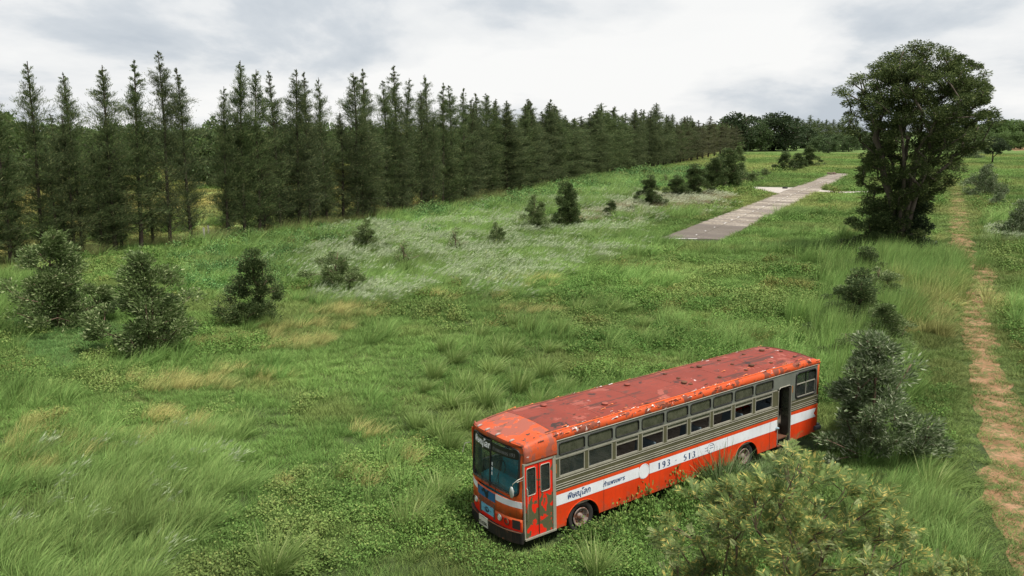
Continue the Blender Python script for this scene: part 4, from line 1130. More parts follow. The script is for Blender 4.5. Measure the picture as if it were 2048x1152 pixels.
# paint flakes lifting along the gutter (too many to count)
rs = np.random.RandomState(8); V, Fc = [], []
for i in range(170):
    near = rs.rand() < .8; u = rs.uniform(.3, 13.6); L = rs.uniform(.05, .22); wd = rs.uniform(.02, .06)
    y = rs.uniform(-.03, .20) if near else rs.uniform(2.3, 2.5); y = y if rs.rand() < .85 else rs.uniform(.1, .9)
    if y < .06: z = ed(u, .35 * rs.rand() + .1) + .01; y = -.028
    else: z = roof_z(u, y) + .006
    if u < 1.2: u = roof_u(u, y)
    n = 4; b = len(V); lift = rs.uniform(.015, .05)
    for k in range(n + 1):
        t_ = k / n; j1, j2 = rs.uniform(.6, 1.2, 2)
        V += [(u + L * t_, y - wd * .5 * j1, z + lift * t_ * (1 - t_) * 2 + rs.rand() * .006), (u + L * t_ + rs.rand() * .02, y + wd * .5 * j2, z + lift * t_ * .7)]
    Fc += [(b + 2 * k, b + 2 * k + 1, b + 2 * k + 3, b + 2 * k + 2) for k in range(n)]
mi = []
me = D.meshes.new('paint_flakes'); me.from_pydata(V, [], Fc); me.update()
for mt in (plain('flake_white', (.62, .55, .52), .7), plain('flake_orange', (.60, .16, .05), .6), plain('flake_brown', (.13, .05, .03), .8)): me.materials.append(mt)
fm = rs.choice(3, 170, p=[.20, .45, .35]); me.polygons.foreach_set('material_index', np.repeat(fm, 4).astype(np.int32))
o = link('paint_flakes', me, bus); o['kind'] = 'stuff'

# front ------------------------------------------------------------------
YL, YR = 0.03, 2.47
WS = (.12, 2.38, 1.70, 3.03)
m = MB(); patch(m, F, YL, YR, .50, 1.03, 24, 2); patch(m, F, YL, YR, 1.032, 1.56, 24, 2)
# splits left for the painted bands
m.build('front_panel', M_ORA, bus, True)
m = MB(); holed(m, F, (YL, YR, 1.56, 3.10), WS, .16, .03, 13, 3)
m.build('windscreen_surround', M_ORA, bus)
m = MB(); patch(m, F, YL, YR, 3.10, 3.235, 24, 1, .02, .012); m.build('front_roof_lip', M_CAP, bus, True)
m = MB(); patch(m, F, .05, 2.45, .66, .95, 24, 1, 0, .004); m.build('front_red_band', M_DOORP, bus)
m = MB(); patch(m, F, .03, .98, 1.36, 1.545, 10, 1, 0, .005); patch(m, F, 1.98, 2.47, 1.36, 1.545, 8, 1, 0, .005); m.build('front_white_stripe', M_WHITE, bus)
m = MB(); poly = [(.98, 1.36), (1.98, 1.36), (1.90, 1.57), (1.0, 1.57)]
patch(m, F, 1.0, 1.95, 1.25, 1.52, 8, 1, 0, .0055); m.build('front_blue_panel', paint('blue_panel_paint', (.02, .11, .24), .5, .3, (.02, .03, .04), .5, [((.01, .02, .03), .58, 3.0)]), bus)
# windscreen: two bowed panes, gasket, centre bar, wipers
for a, b in ((.12, 1.235), (1.265, 2.38)):
    m = MB(); patch(m, F, a, b, 1.70, 3.03, 10, 4, .012, -.006); m.build('windscreen_pane', M_WS, bus, True)
m = MB()
ring(m, F, WS, .16, .030, .006, 13, 8); m.build('windscreen_gasket', M_BLK, bus, True)
m = MB(); m.tube([F(1.25, 1.70, .004), F(1.25, 2.4, .004), F(1.25, 3.03, .004)], .024, 8); m.build('windscreen_bar', M_BLK, bus)
m = MB(); patch(m, F, .16, 1.23, 2.74, 2.99, 10, 2, 0, -.002); patch(m, F, 1.27, 2.34, 2.68, 2.99, 10, 2, 0, -.002); m.build('destination_band', plain('black_sign_film', (.012, .012, .012), .35), bus)
for y0, y1 in ((.95, .80), (1.62, 1.55)):
    m = MB(); m.tube([F(y0, 1.64, .03), F((y0 + y1) / 2, 1.95, .055), F(y1, 2.22, .04)], .008, 6); m.tube([F(y1 + .03, 1.85, .02), F(y1 - .02, 2.62, .025)], .007, 6); m.tube([F(y0, 1.63, 0), F(y0, 1.63, .05)], .018, 8); m.build('wiper', M_BLK, bus)
# stickers
m = MB()
for k in range(3): patch(m, F, 1.13, 1.18, 2.05 + k * .14, 2.15 + k * .14, 1, 1, 0, .001)
for q in [(0.29, 1.83)]:
    poly_panel(m, F, [(q[0] + .045 * math.cos(a), q[1] + .045 * math.sin(a)) for a in np.linspace(0, 2 * PI, 17)[:-1]], 0, .001)
m.build('windscreen_sticker', plain('sticker_white', (.55, .57, .58), .5), bus)
# lamps, grille, badge, plate, bumper
def headlamp(y, z, r, lit):
    c = F(y, z, .0); m = MB(); m.lathe([(r, 0), (r + .018, -.01), (r + .02, -.03), (r, -.038), (r - .01, -.03)], 'x', (c.x, c.y, c.z), 20)
    hl = m.build('headlamp', M_RUST if not lit else M_CHROME, bus, True)
    m = MB(); m.lathe([(r - .008, -.02), (r * .7, -.035 if lit else .02), (.001, -.04 if lit else .06)], 'x', (c.x, c.y, c.z), 20); m.build('lens', plain('lamp_glass', (.55, .53, .48), .15) if lit else M_DARK, hl, True)
headlamp(.80, .90, .085, True); headlamp(.52, .87, .085, False); headlamp(2.09, .98, .075, True); headlamp(2.30, .93, .07, False)
m = MB(); patch(m, F, .09, .33, .72, .98, 4, 1, 0, .008); m.build('indicator_recess', M_DARK, bus)
m = MB(); patch(m, F, 1.02, 1.12, .72, 1.2, 2, 1, 0, .006); patch(m, F, 1.72, 1.86, .72, 1.22, 2, 1, 0, .006)
for k in range(7): patch(m, F, 1.12, 1.72, 1.07 + k * .024, 1.08 + k * .024, 4, 1, 0, .006)
m.build('grille', M_RUST, bus)
m = MB(); patch(m, F, 1.08, 1.72, .80, 1.05, 6, 1, 0, .022); bd = m.build('maker_badge', paint('pale_blue_badge', (.12, .34, .46), .5, .2, (.05, .08, .1), .5), bus)
m = MB(); c = F(1.40, .925, .026)
m.tube([F(1.40 + .085 * math.cos(q), .925 + .075 * math.sin(q), .028) for q in np.linspace(0, 2 * PI, 20)], .009, 5, False)
m.tube([F(1.455, .97, .03), F(1.38, .975, .03), F(1.42, .925, .03), F(1.35, .88, .03), F(1.45, .885, .03)], .010, 5).tube([F(1.31, .96, .028), F(1.29, .90, .028)], .008, 5).tube([F(1.60, .93, .026), F(1.53, .925, .026)], .006, 5).tube([F(1.26, .925, .026), F(1.18, .92, .026)], .006, 5)
m.build('emblem', plain('emblem_black', (.015, .02, .03), .4), bd)
bz0, bz1 = .34, .66
fb2 = lambda y, z, off=0.0: Vector((ufront(max(.0, min(2.5, y))) - .09 - off, y, z))
m = MB(); patch(m, fb2, -.02, 2.52, bz0, bz1, 26, 1, .08, .0); bp_ = m.build('front_bumper', paint('black_bumper', (.018, .016, .015), .6, .3, (.09, .05, .03), .6, [((.13, .055, .03), .62, 3.0)]), bus)
m = MB(); m.tube([fb2(y, .672, .005) for y in np.linspace(0, 2.5, 26)], .014, 6); m.build('bumper_trim', M_RUST, bus)
m = MB(); patch(m, fb2, 1.27, 1.73, .40, .70, 1, 1, 0, .02); pl_ = m.build('number_plate', paint('number_plate_paint', (.52, .50, .42), .5, .1, (.3, .25, .2), .3, streak=False), bus)

# lettering ----------------------------------------------------------------
def text_mesh(name, body, size, f, a0, b0, off, mt, parent, flip=False, bold=0.0, slant=0.0, align='LEFT', xs=1.0):
    cu = D.curves.new(name, 'FONT'); cu.body = body; cu.size = size; cu.offset = bold; cu.align_x = align; cu.resolution_u = 4
    ob = D.objects.new(name, cu); COL.objects.link(ob); dg = bpy.context.evaluated_depsgraph_get(); ev = ob.evaluated_get(dg)
    me = D.meshes.new_from_object(ev); D.objects.remove(ob); D.curves.remove(cu)
    for v in me.vertices:
        x, y = v.co.x * xs + v.co.y * slant, v.co.y
        v.co = f(a0 - x if flip else a0 + x, b0 + y, off)
    me.materials.clear(); me.materials.append(mt); me.update(); me.name = name
    return link(name, me, parent)
M_NAVY = plain('navy_lettering', (.015, .045, .13), .5); M_LW = plain('white_lettering', (.75, .75, .75), .5); M_LDIM = plain('faded_lettering', (.16, .16, .16), .6); M_LBLK = plain('black_lettering', (.02, .02, .02), .5)
text_mesh('side_lettering', 'พิษณุโลก', .25, NEAR, 1.64, 1.20, .0085, M_NAVY, bus, bold=.006, slant=.12, xs=.96)
text_mesh('side_lettering', 'กำแพงเพชร', .19, NEAR, 3.02, 1.20, .0085, M_NAVY, bus, bold=.005, slant=.12, xs=.96)
# stencil numerals 193 - 513 drawn as thick and thin strokes
DG = {'1': ([[(.30, 1.0), (.30, .0)], [(.12, .84), (.28, .98)], [(.16, .0), (.44, .0)]], [.062, .035, .03]),
      '9': ([[(.50, .70), (.44, .93), (.28, 1.0), (.10, .90), (.05, .68), (.12, .48), (.28, .42), (.44, .50), (.50, .70)], [(.50, .70), (.50, .38), (.40, .10), (.24, .0), (.08, .08)]], [.052, .058]),
      '3': ([[(.06, .86), (.20, 1.0), (.38, .98), (.48, .82), (.42, .62), (.24, .53)], [(.24, .53), (.44, .46), (.52, .27), (.42, .06), (.22, .0), (.04, .12)]], [.052, .058]),
      '5': ([[(.50, .97), (.12, .97), (.09, .52)], [(.09, .52), (.30, .62), (.48, .50), (.52, .28), (.40, .06), (.20, .0), (.04, .12)]], [.045, .062]),
      '-': ([[(.10, .45), (.50, .45)]], [.07]), ' ': ([], [])}
def strokes(f, body, a0, b0, size, off, step, mt, name, parent, flip=False):
    m = MB(); x0 = a0
    for ch in body:
        if ch in DG:
            for path, wd in zip(*DG[ch]):
                sub = []
                for i in range(len(path) - 1):
                    for k in range(3): sub.append((path[i][0] + (path[i + 1][0] - path[i][0]) * k / 3, path[i][1] + (path[i + 1][1] - path[i][1]) * k / 3))
                sub.append(path[-1])
                for _ in range(1): sub = [sub[0]] + [((sub[i - 1][0] + 2 * sub[i][0] + sub[i + 1][0]) / 4, (sub[i - 1][1] + 2 * sub[i][1] + sub[i + 1][1]) / 4) for i in range(1, len(sub) - 1)] + [sub[-1]]
                V = []
                for i, (x, y) in enumerate(sub):
                    a, b = sub[max(0, i - 1)], sub[min(len(sub) - 1, i + 1)]; dx, dy = b[0] - a[0], b[1] - a[1]; L = math.hypot(dx, dy) or 1
                    ww = wd * (.45 + .9 * abs(dy) / L)
                    for sg in (-1, 1): V.append(f(x0 + (x - dy / L * ww * 1.6 * sg) * size * (-1 if flip else 1), b0 + (y + dx / L * ww * 1.1 * sg) * size, off))
                m.add(V, [(2 * i, 2 * i + 1, 2 * i + 3, 2 * i + 2) for i in range(len(sub) - 1)])
        x0 += step * (-1 if flip else 1)
    return m.build(name, mt, parent)
strokes(NEAR, '193', 5.32, 1.15, .205, .0085, .21, M_NAVY, 'side_number', bus)
strokes(NEAR, '-', 6.08, 1.16, .185, .0085, .2, M_NAVY, 'side_number', bus)
strokes(NEAR, '513', 6.50, 1.13, .205, .0085, .205, M_NAVY, 'side_number', bus)
# faded round crest after the number
m = MB(); m.tube([NEAR(7.80 + .17 * math.cos(q), 1.235 + .17 * math.sin(q), .006) for q in np.linspace(0, 2 * PI, 30)], .007, 4, False)
for a, b, c, d in ((7.50, 7.66, 1.285, 1.30), (7.74, 7.92, 1.32, 1.34), (7.74, 7.92, 1.235, 1.255), (7.52, 7.66, 1.19, 1.205)): patch(m, NEAR, a, b, c, d, 1, 1, 0, .0085)
m.build('side_crest', plain('crest_grey_blue', (.10, .13, .17), .6), bus)
text_mesh('windscreen_lettering', 'พิษณุโลก', .25, F, 2.22, 2.78, .0035, M_LW, bus, True, .007, 0, xs=1.05)
text_mesh('windscreen_lettering', 'กำแพงเพชร 193', .145, F, 1.16, 2.80, .0035, M_LDIM, bus, True, .0, 0, xs=.95)
fpl = lambda a, b, off=0.0: fb2(1.5, b, off) + Vector((0, a - 1.5, 0))
text_mesh('plate_lettering', '13-0286', .135, fb2, 1.715, .455, .0225, M_LBLK, pl_, True, .003, 0, xs=.92)

# front door ---------------------------------------------------------------
M_DOORG = paint('door_bare_patches', (.60, .018, .006), .45, .15, (.2, .03, .01), .2)
def doormat():
    s = NT('peeling_door_paint'); co = s.coord('Object'); sp = s.n('ShaderNodeSeparateXYZ'); s.L.new(co, sp.inputs[0])
    a = s.noise(s.coord('Object', (1.2, 1, .8)), 3.1, 8, .6, .3)
    low = s.math('MULTIPLY', s.math('SUBTRACT', 1.75, sp.outputs[2], True), .34, True)
    k = s.ramp(s.math('ADD', a, s.math('MINIMUM', low, .095)), [(.572, 0.0), (.585, 1.0)])
    c = s.mix(k, (.60, .018, .006), (.075, .078, .038)); return s.bsdf(c, .45, 0, .4, a, .3, .01)
M_PEEL = doormat()
def leaf_door(u0, u1, wz):
    w0 = (u0 + .07, u1 - .09, 1.70, 2.50)
    m = MB(); f = lambda u, z, off=0.0: Vector((u, -.012 - off, z))
    holed(m, f, (u0, u1, 1.62, 2.60), w0, .06, .03); patch(m, f, u0, u1, .47, 1.618)
    d_ = m.build('door', M_PEEL, bus)
    m = MB(); ring(m, f, w0, .06, .013, .004); m.build('window_frame', M_SILVER, d_, True)
    m = MB(); pane(m, f, w0); m.build('pane', M_GLASSC, d_)
    return d_
d1 = leaf_door(.13, .60, 0); d2 = leaf_door(.612, 1.10, 0)
m = MB(); m.tube([(.185, -.02, 1.95), (.185, -.075, 1.92), (.185, -.075, 1.0), (.185, -.02, .97)], .011, 6); m.build('handle', M_SILVER, d1, True)
m = MB(); m.tube([(.607, -.03, 2.58), (.607, -.03, .5)], .010, 6).box((.60, -.06, 1.86), (.63, -.04, 1.92)); m.build('hinge', M_RUST, d2)
m = MB(); m.box((.09, -.03, .45), (.128, .04, 2.64)).box((1.105, -.035, .43), (1.215, .04, 3.05)).box((.09, -.035, 2.605), (1.15, .035, 2.655)); m.build('door_frame', M_SILVER, bus)
m = MB(); m.box((.10, -.05, .405), (1.21, .05, .455)); m.build('door_step', M_SILVER, bus)
# rounded cap above the door
def capf(a, b, off=0.0):
    q = b; ut = roof_u(a, .13); zt = roof_z(a, .13) + .004
    y = np.interp(q, [0, .25, .5, .7, .85, 1], [-.035, -.065, -.06, -.02, .05, .13]); k = np.interp(q, [0, .25, .5, .7, .85, 1], [0, .34, .64, .85, .96, 1])
    fr = max(0, 1 - a / .18); uu = a * (1 - q) + ut * q + .07 * (1 - q); return Vector((uu + .05 * fr ** 2, y + .05 * fr ** 2 - off * .9, 2.66 + (zt - 2.66) * k + off * .1))
m = MB(); patch(m, capf, 0.0, 1.2, 0, 1, 14, 14, .02); m.build('door_header', M_CAP, bus, True)
m = MB(); m.box((1.225, -.012, 2.10), (1.265, .0, 2.37)).box((12.10, -.012, 2.27), (12.15, -.0, 2.52)); m.build('side_marker', plain('amber_marker', (.28, .13, .045), .5), bus)

# rear doorway: frame, folded leaf, dark well -------------------------------
m = MB(); pts = [(RD0, .5), (RD0, 2.46), (RD0 + .03, 2.54), (RD0 + .11, 2.585), (RD1 - .11, 2.585), (RD1 - .03, 2.54), (RD1, 2.46), (RD1, .5)]
m.tube([(u, -.008, z) for u, z in pts], .018, 6); m.build('doorway_frame', M_SILVER, bus)
m = MB(); m.box((RD1 - .14, -.02, .47), (RD1 - .02, .30, 2.50)); dl = m.build('rear_door', plain('dark_door_leaf', (.03, .028, .022), .5), bus)
m = MB(); m.box((RD1 - .15, .0, 1.4), (RD1 - .143, .25, 2.35)); m.build('pane', M_GLASSD, dl)
m = MB(); m.box((RD0 - .02, -.05, .42), (RD1 + .01, .02, .46)).box((RD0, .0, .66), (RD1, .35, .70)).box((RD0, .33, .70), (RD1, .36, .96)); m.build('doorway_step', M_RUST, bus)
m = MB(); m.tube([(RD0 + .06, .06, .8), (RD0 + .06, .05, 1.7), (RD0 + .06, .5, 1.75)], .014, 6); m.build('grab_rail', M_SILVER, bus)
m = MB(); m.tube([(RD0 - .09, -.05, 1.16), (RD0 + .0, -.05, 1.12)], .035, 8); m.build('door_catch', plain('blue_white_plastic', (.35, .48, .55), .5), bus)

m = MB(); m.box((.4, W - .062, 1.19), (13.5, W - .05, 1.93)).box((13.58, .1, .96), (13.64, W - .1, 2.0)); holed(m, lambda a, b, off=0.0: Vector((13.62 + off, a, b)), (.1, 2.4, 2.0, 3.08), (.36, 2.14, 2.06, 2.84), .12, .02); m.build('inner_lining', plain('dark_lining', (.05, .05, .045), .8), bus)
# inside -----------------------------------------------------------------
m = MB(); m.box((.35, .05, .90), (RD0 - .02, W - .05, .95)).box((RD0 - .02, .36, .90), (13.6, W - .05, .951)); m.build('floor', M_WOOD, bus)
m = MB()
for k in range(60): m.box((1.3 + k * .165, .10, 1.15), (1.3 + k * .165 + .15, W - .1, 1.185 + .004 * (k % 3)))
m.build('floor_board', M_WOOD, bus)
m = MB(); m.box((.4, .10, .50), (RD0 - .05, W - .10, .88)).box((RD1 + .05, .10, .52), (13.6, W - .1, .88)).box((RD0 - .04, .5, .5), (RD1 + .04, W - .1, .88)); m.build('chassis', M_DARK, bus) if False else None
m = MB()
for a, b in ((.3, 1.5), (2.95, 8.85), (10.35, RD0 - .04), (RD1 + .04, 13.5)): m.box((a, .10, .50), (b, W - .10, .88))
for a, b in ((1.5, 2.95), (8.85, 10.35)): m.box((a, .62, .4), (b, W - .62, .88)).box((a, .05, 1.02), (b, .62, 1.05))
m.box((RD0 - .04, .42, .5), (RD1 + .04, W - .1, .88)); m.build('chassis', M_DARK, bus)
m = MB(); m.box((.4, .1, 3.10), (13.5, W - .1, 3.14)); m.build('ceiling', plain('dirty_ceiling', (.20, .20, .17), .8), bus)
def seat(u, y0, mt, back=.62):
    m = MB(); m.box((u - .42, y0, 1.28), (u, y0 + .86, 1.38)); s_ = m.build('seat', mt, bus)
    m = MB(); V = []
    for zz_, du, tk in ((1.36, 0, .09), (1.6, .04, .10), (1.8, .09, .10), (1.36 + back, .13, .06)):
        V += [(u + du, y0 + .03, zz_), (u + du, y0 + .83, zz_), (u + du + tk, y0 + .83, zz_), (u + du + tk, y0 + .03, zz_)]
    Fc = [(0, 1, 2, 3)] + [(4 * i + j, 4 * i + (j + 1) % 4, 4 * i + 4 + (j + 1) % 4, 4 * i + 4 + j) for i in range(3) for j in range(4)] + [(12, 13, 14, 15)]
    m.add(V, Fc).build('backrest', mt, s_); m = MB()
    for yy in (y0 + .1, y0 + .76): m.box((u - .3, yy, .95), (u - .26, yy + .04, 1.28))
    m.build('seat_leg', M_DARK, s_)
for u in (2.5, 5.2, 7.3, 9.4, 11.0): seat(u, .12, M_SEAT)
for u in (2.2, 12.6, 13.3): seat(u, 1.52, M_SEAT)
seat(.95, 1.5, M_TEAL2, .85)
m = MB(); 
m.add([(.15, .3, 1.70), (.15, 2.2, 1.70), (.55, 2.2, 1.78), (.55, .3, 1.78), (.15, .3, 1.1), (.15, 2.2, 1.1), (.55, 2.2, 1.1), (.55, .3, 1.1)], [(0, 1, 2, 3), (4, 7, 6, 5), (0, 4, 5, 1), (1, 5, 6, 2), (2, 6, 7, 3), (3, 7, 4, 0)])
m.build('dashboard', M_TEAL2, bus)
m = MB(); m.tube([(.62 + .05 * math.sin(q), 1.85 + .24 * math.cos(q), 1.86 + .22 * math.sin(q)) for q in np.linspace(0, 2 * PI, 24)], .016, 6, False); m.build('steering_wheel', M_BLK, bus)
m = MB(); m.box((1.0, .35, 1.0), (1.5, 1.25, 1.62)); m.build('engine_cover', M_TEAL, bus)

# wheels --------------------------------------------------------------------
def wheel(u, y, sg):
    c = (u, y, HZ); R_ = .47
    m = MB(); m.lathe([(.29, -.02), (.33, -.075 * 1), (.42, -.11), (R_ - .012, -.105), (R_, -.085), (R_, .085), (R_ - .012, .105), (.42, .11), (.33, .075), (.29, .02)], 'y', c, 36)
    w_ = m.build('wheel', M_TYRE, bus, True)
    yo = sg
    m = MB(); m.lathe([(.295, -.09 * yo), (.285, -.115 * yo), (.25, -.10 * yo), (.23, -.03 * yo), (.12, -.01 * yo), (.10, -.06 * yo), (.075, -.085 * yo), (.001, -.09 * yo)], 'y', c, 28); r_ = m.build('rim', M_RIM, w_, True)
    m = MB()
    for k in range(8): q = k * PI / 4; m.tube([(u + .155 * math.cos(q), y - .02 * yo, HZ + .155 * math.sin(q)), (u + .155 * math.cos(q), y - .055 * yo, HZ + .155 * math.sin(q))], .014, 6)
    m.build('wheel_nut', M_RUST, r_)
wheel(WH1, .17, 1); wheel(WH1, W - .17, -1); wheel(WH2, .17, 1); wheel(WH2, .44, 1); wheel(WH2, W - .17, -1); wheel(WH2, W - .44, -1)
m = MB()
for c_ in (WH1, WH2): 
    m.tube([(c_, .3, HZ), (c_, W - .3, HZ)], .07, 8)
m.build('axle', M_DARK, bus)
m = MB()
for c_ in (WH1, WH2):
    for Y0, Y1 in ((.035, .6), (W - .6, W - .035)):
        A = arch(c_, .665, .42, .36, 16); m.add([(u, Y0, z) for u, z in A] + [(u, Y1, z) for u, z in A], [(i, i + 1, 16 + i + 1, 16 + i) for i in range(15)])
m.build('wheel_arch_liner', M_DARK, bus)
m = MB()
for c_ in (WH1, WH2): m.tube([(u, -.006, z) for u, z in arch(c_, .66, ZB, .36, 18)], .016, 6)
m.build('wheel_arch_trim', M_ORS, bus)
# mirror
m = MB(); m.tube([(.10, -.02, 2.33), (-.02, -.14, 2.36), (-.22, -.16, 2.34), (-.33, -.10, 2.24), (-.34, -.06, 2.1)], .013, 6); m.tube([(.10, -.02, 2.22), (-.1, -.12, 2.27), (-.24, -.15, 2.28)], .010, 6); mr = m.build('mirror_arm', M_SILVER, bus, True)
m = MB(); m.lathe([(.001, -.03), (.075, -.025), (.085, 0), (.075, .02), (.001, .022)], 'x', (0, 0, 0), 18)
m.v = [(x - .34, y * .95 - .05, z * 2.05 + 1.99) for x, y, z in m.v]; m.build('mirror_head', plain('mirror_back', (.40, .42, .40), .35, .3), mr, True)
m = MB(); m.tube([(.0, W + .0, 2.6), (-.12, W + .12, 2.55), (-.2, W + .13, 2.3)], .012, 6); m.build('mirror_arm', M_SILVER, bus)
# ------------------------------------------------------------------ ground cover (uncountable: one object per kind)
M_BLADE = tintmat('grass_blades')
M_WEED = tintmat('weed_leaves')
M_PLUMEH = tintmat('seed_plumes', head=(.50, .56, .38))
def blade_strip(base, d0, L, w, bend, nseg, rs):
    """arched blades as strips: base (n,3), d0 (n,3) start direction, bend = horizontal pull"""
    n = len(base); side = np.cross(d0, rs.normal(size=(n, 3))); side /= np.linalg.norm(side, axis=1, keepdims=True)
    V = np.zeros((n, (nseg + 1) * 2, 3)); p = base.copy(); d = d0.copy()
    for k in range(nseg + 1):
        ww = (w * (1 - (k / nseg) ** 1.6) * .5 + .0006)[:, None]
        V[:, 2 * k] = p - side * ww; V[:, 2 * k + 1] = p + side * ww
        d = d + bend / nseg; d /= np.linalg.norm(d, axis=1, keepdims=True)
        p = p + d * (L / nseg)[:, None]
    f = np.array([[2 * k, 2 * k + 1, 2 * k + 3, 2 * k + 2] for k in range(nseg)])
    F = f[None] + (np.arange(n) * (nseg + 1) * 2)[:, None, None]
    return V.reshape(-1, 3), F.reshape(-1, 4)
def tuft(seed, n, r, L, w, lean=(0, 0), arch=.8, nseg=3, spread=.45):
    rs = np.random.RandomState(seed)
    th = rs.rand(n) * 2 * PI; rr = r * rs.rand(n) ** .6
    base = np.stack([rr * np.cos(th), rr * np.sin(th), np.full(n, -.02)], 1)
    d0 = np.stack([np.cos(th) * spread * rs.rand(n), np.sin(th) * spread * rs.rand(n), np.ones(n)], 1) + rs.normal(size=(n, 3)) * .12
    d0 /= np.linalg.norm(d0, axis=1, keepdims=True)
    bend = np.stack([np.cos(th) * arch * rs.rand(n) + lean[0], np.sin(th) * arch * rs.rand(n) + lean[1], -arch * .9 * rs.rand(n)], 1)
    return blade_strip(base, d0, L * rs.uniform(.55, 1.15, n), w * rs.uniform(.7, 1.3, n), bend, nseg, rs)
def weedclump(seed, n, r, h, leaf):
    rs = np.random.RandomState(seed)
    q = rs.normal(size=(n, 3)); q /= np.linalg.norm(q, axis=1, keepdims=True); q *= rs.rand(n, 1) ** .35; q[:, 2] = np.abs(q[:, 2])
    P_ = q * np.array([r, r, h]) * (1 + .25 * np.sin(3 * np.arctan2(q[:, 1], q[:, 0]) + seed))[:, None]
    d_ = q * np.array([1, 1, .3]) + rs.normal(size=(n, 3)) * .5
    return place(DIAMOND, P_, d_, leaf[0] * rs.uniform(.6, 1.3, n), leaf[1] * rs.uniform(.7, 1.3, n), rs, np.array([0, 0, 1.0]), .55)
SRC = D.collections.new('ground_cover_sources')            # never linked to the scene: only read by the scatter modifiers
def source(nm, VF, mats, mi=None):
    return D.objects.new(nm, npmesh(nm, VF[0], VF[1], mats, mi))
def scatter(name, P_, rot, sc, tint, idx, sources):
    c = D.collections.new(name + '_sources')
    for i, o in enumerate(sources): o.name = '%s_%02d' % (name, i); c.objects.link(o)
    n = len(P_)
    me = D.meshes.new(name); me.vertices.add(n); me.vertices.foreach_set('co', P_.astype(np.float32).ravel())
    def attr(nm, ty, arr, key):
        a = me.attributes.new(nm, ty, 'POINT'); a.data.foreach_set(key, arr.ravel())
    attr('rot', 'FLOAT_VECTOR', rot.astype(np.float32), 'vector'); attr('sc', 'FLOAT_VECTOR', sc.astype(np.float32), 'vector')
    attr('tint', 'FLOAT_COLOR', np.concatenate([tint, np.ones((n, 1))], 1).astype(np.float32), 'color')
    attr('idx', 'INT', idx.astype(np.int32), 'value')
    for o in sources:
        for m_ in o.data.materials:
            if m_.name not in [q.name for q in me.materials]: me.materials.append(m_)
    ob = link(name, me); tag(ob, kind='stuff')
    g = D.node_groups.new(name, 'GeometryNodeTree')
    g.interface.new_socket('Geometry', in_out='INPUT', socket_type='NodeSocketGeometry')
    g.interface.new_socket('Geometry', in_out='OUTPUT', socket_type='NodeSocketGeometry')
    N = g.nodes.new; L = g.links.new
    gi, go, ip, ci_ = N('NodeGroupInput'), N('NodeGroupOutput'), N('GeometryNodeInstanceOnPoints'), N('GeometryNodeCollectionInfo')
    ci_.inputs['Collection'].default_value = c; ci_.inputs['Separate Children'].default_value = True; ci_.inputs['Reset Children'].default_value = True
    ip.inputs['Pick Instance'].default_value = True
    def na(nm, ty): x = N('GeometryNodeInputNamedAttribute'); x.data_type = ty; x.inputs['Name'].default_value = nm; return x.outputs['Attribute']
    L(gi.outputs[0], ip.inputs['Points']); L(ci_.outputs[0], ip.inputs['Instance'])
    L(na('idx', 'INT'), ip.inputs['Instance Index']); L(na('rot', 'FLOAT_VECTOR'), ip.inputs['Rotation']); L(na('sc', 'FLOAT_VECTOR'), ip.inputs['Scale'])
    L(ip.outputs[0], go.inputs[0])
    md = ob.modifiers.new('scatter', 'NODES'); md.node_group = g
    return ob
def candidates(seed, dens, p, d0, ymin=11.0, ymax=240.0, wide=.72, margin=7.0):
    """random ground points, dense near the camera and thinning with distance; returns x, y, size factor"""
    rs = np.random.RandomState(seed); xs, ys = [], []
    e = np.geomspace(ymin, ymax, 26)
    for a, b in zip(e[:-1], e[1:]):
        m = .5 * (a + b); w = 2 * (wide * b + margin); dn = dens * min(1.0, (d0 / m) ** p); k = int(dn * w * (b - a))
        ys.append(rs.uniform(a, b, k)); xs.append(rs.uniform(-w / 2, w / 2, k))
    x, y = np.concatenate(xs), np.concatenate(ys)
    f = np.maximum(1.0, (y / d0)) ** (p * .5)
    return x, y, f, rs
def blocked(x, y, m=0.0):
    b = in_bus(x, y, m)
    s_ = (x - SA[0]) * sdirv.x + (y - SA[1]) * sdirv.y; w_ = (x - SA[0]) * snrm.x + (y - SA[1]) * snrm.y
    st = (s_ > -.5) & (s_ < SL + .5) & (w_ > -.45) & (w_ < SWID + .45 - .9 * s_ / SL)
    st |= inpoly(x, y, [G(*p) for p in [(1600, 373), (1545, 373), (1499, 372.5), (1496, 378.5), (1518, 382), (1548, 388), (1600, 392)]])
    st |= inpoly(x, y, [G(*p) for p in [(1610, 390), (1635, 386.5), (1680, 388.5), (1800, 385), (1800, 380), (1690, 382.5), (1648, 379)]])
    return b | st
def on_path(x, y):
    d = segdist(x, y, PATH); return d / path_halfw(y)
def pick(x, y, f, rs, w):
    k = rs.rand(len(x)) < w; return x[k], y[k], f[k]
def finish(name, x, y, f, rs, h, tint, nsrc, sources, lean_rot=None, z=0.0, flat=None):
    n = len(x); tint = tint * (.66 + .68 * fb(x, y, 11, 91))[:, None] * (.8 + .4 * fb(x, y, 2.4, 92))[:, None]
    P_ = np.stack([x, y, np.full(n, z)], 1)
    rot = np.zeros((n, 3)); rot[:, 2] = rs.rand(n) * 6.28 if lean_rot is None else rs.normal(size=n) * lean_rot
    rot[:, 0] = rs.normal(size=n) * .06; rot[:, 1] = rs.normal(size=n) * .06
    hw = f if flat is None else f * flat
    sc = np.stack([hw, hw, h], 1)
    return scatter(name, P_, rot, sc, np.clip(tint, .004, .9), rs.randint(0, nsrc, n), sources)
def mixc(a, b, t): t = np.asarray(t)[:, None]; return np.asarray(a) * (1 - t) + np.asarray(b) * t
GREEN_A, GREEN_B, GREEN_Y = np.array([.108, .205, .048]), np.array([.180, .290, .076]), np.array([.275, .305, .095])

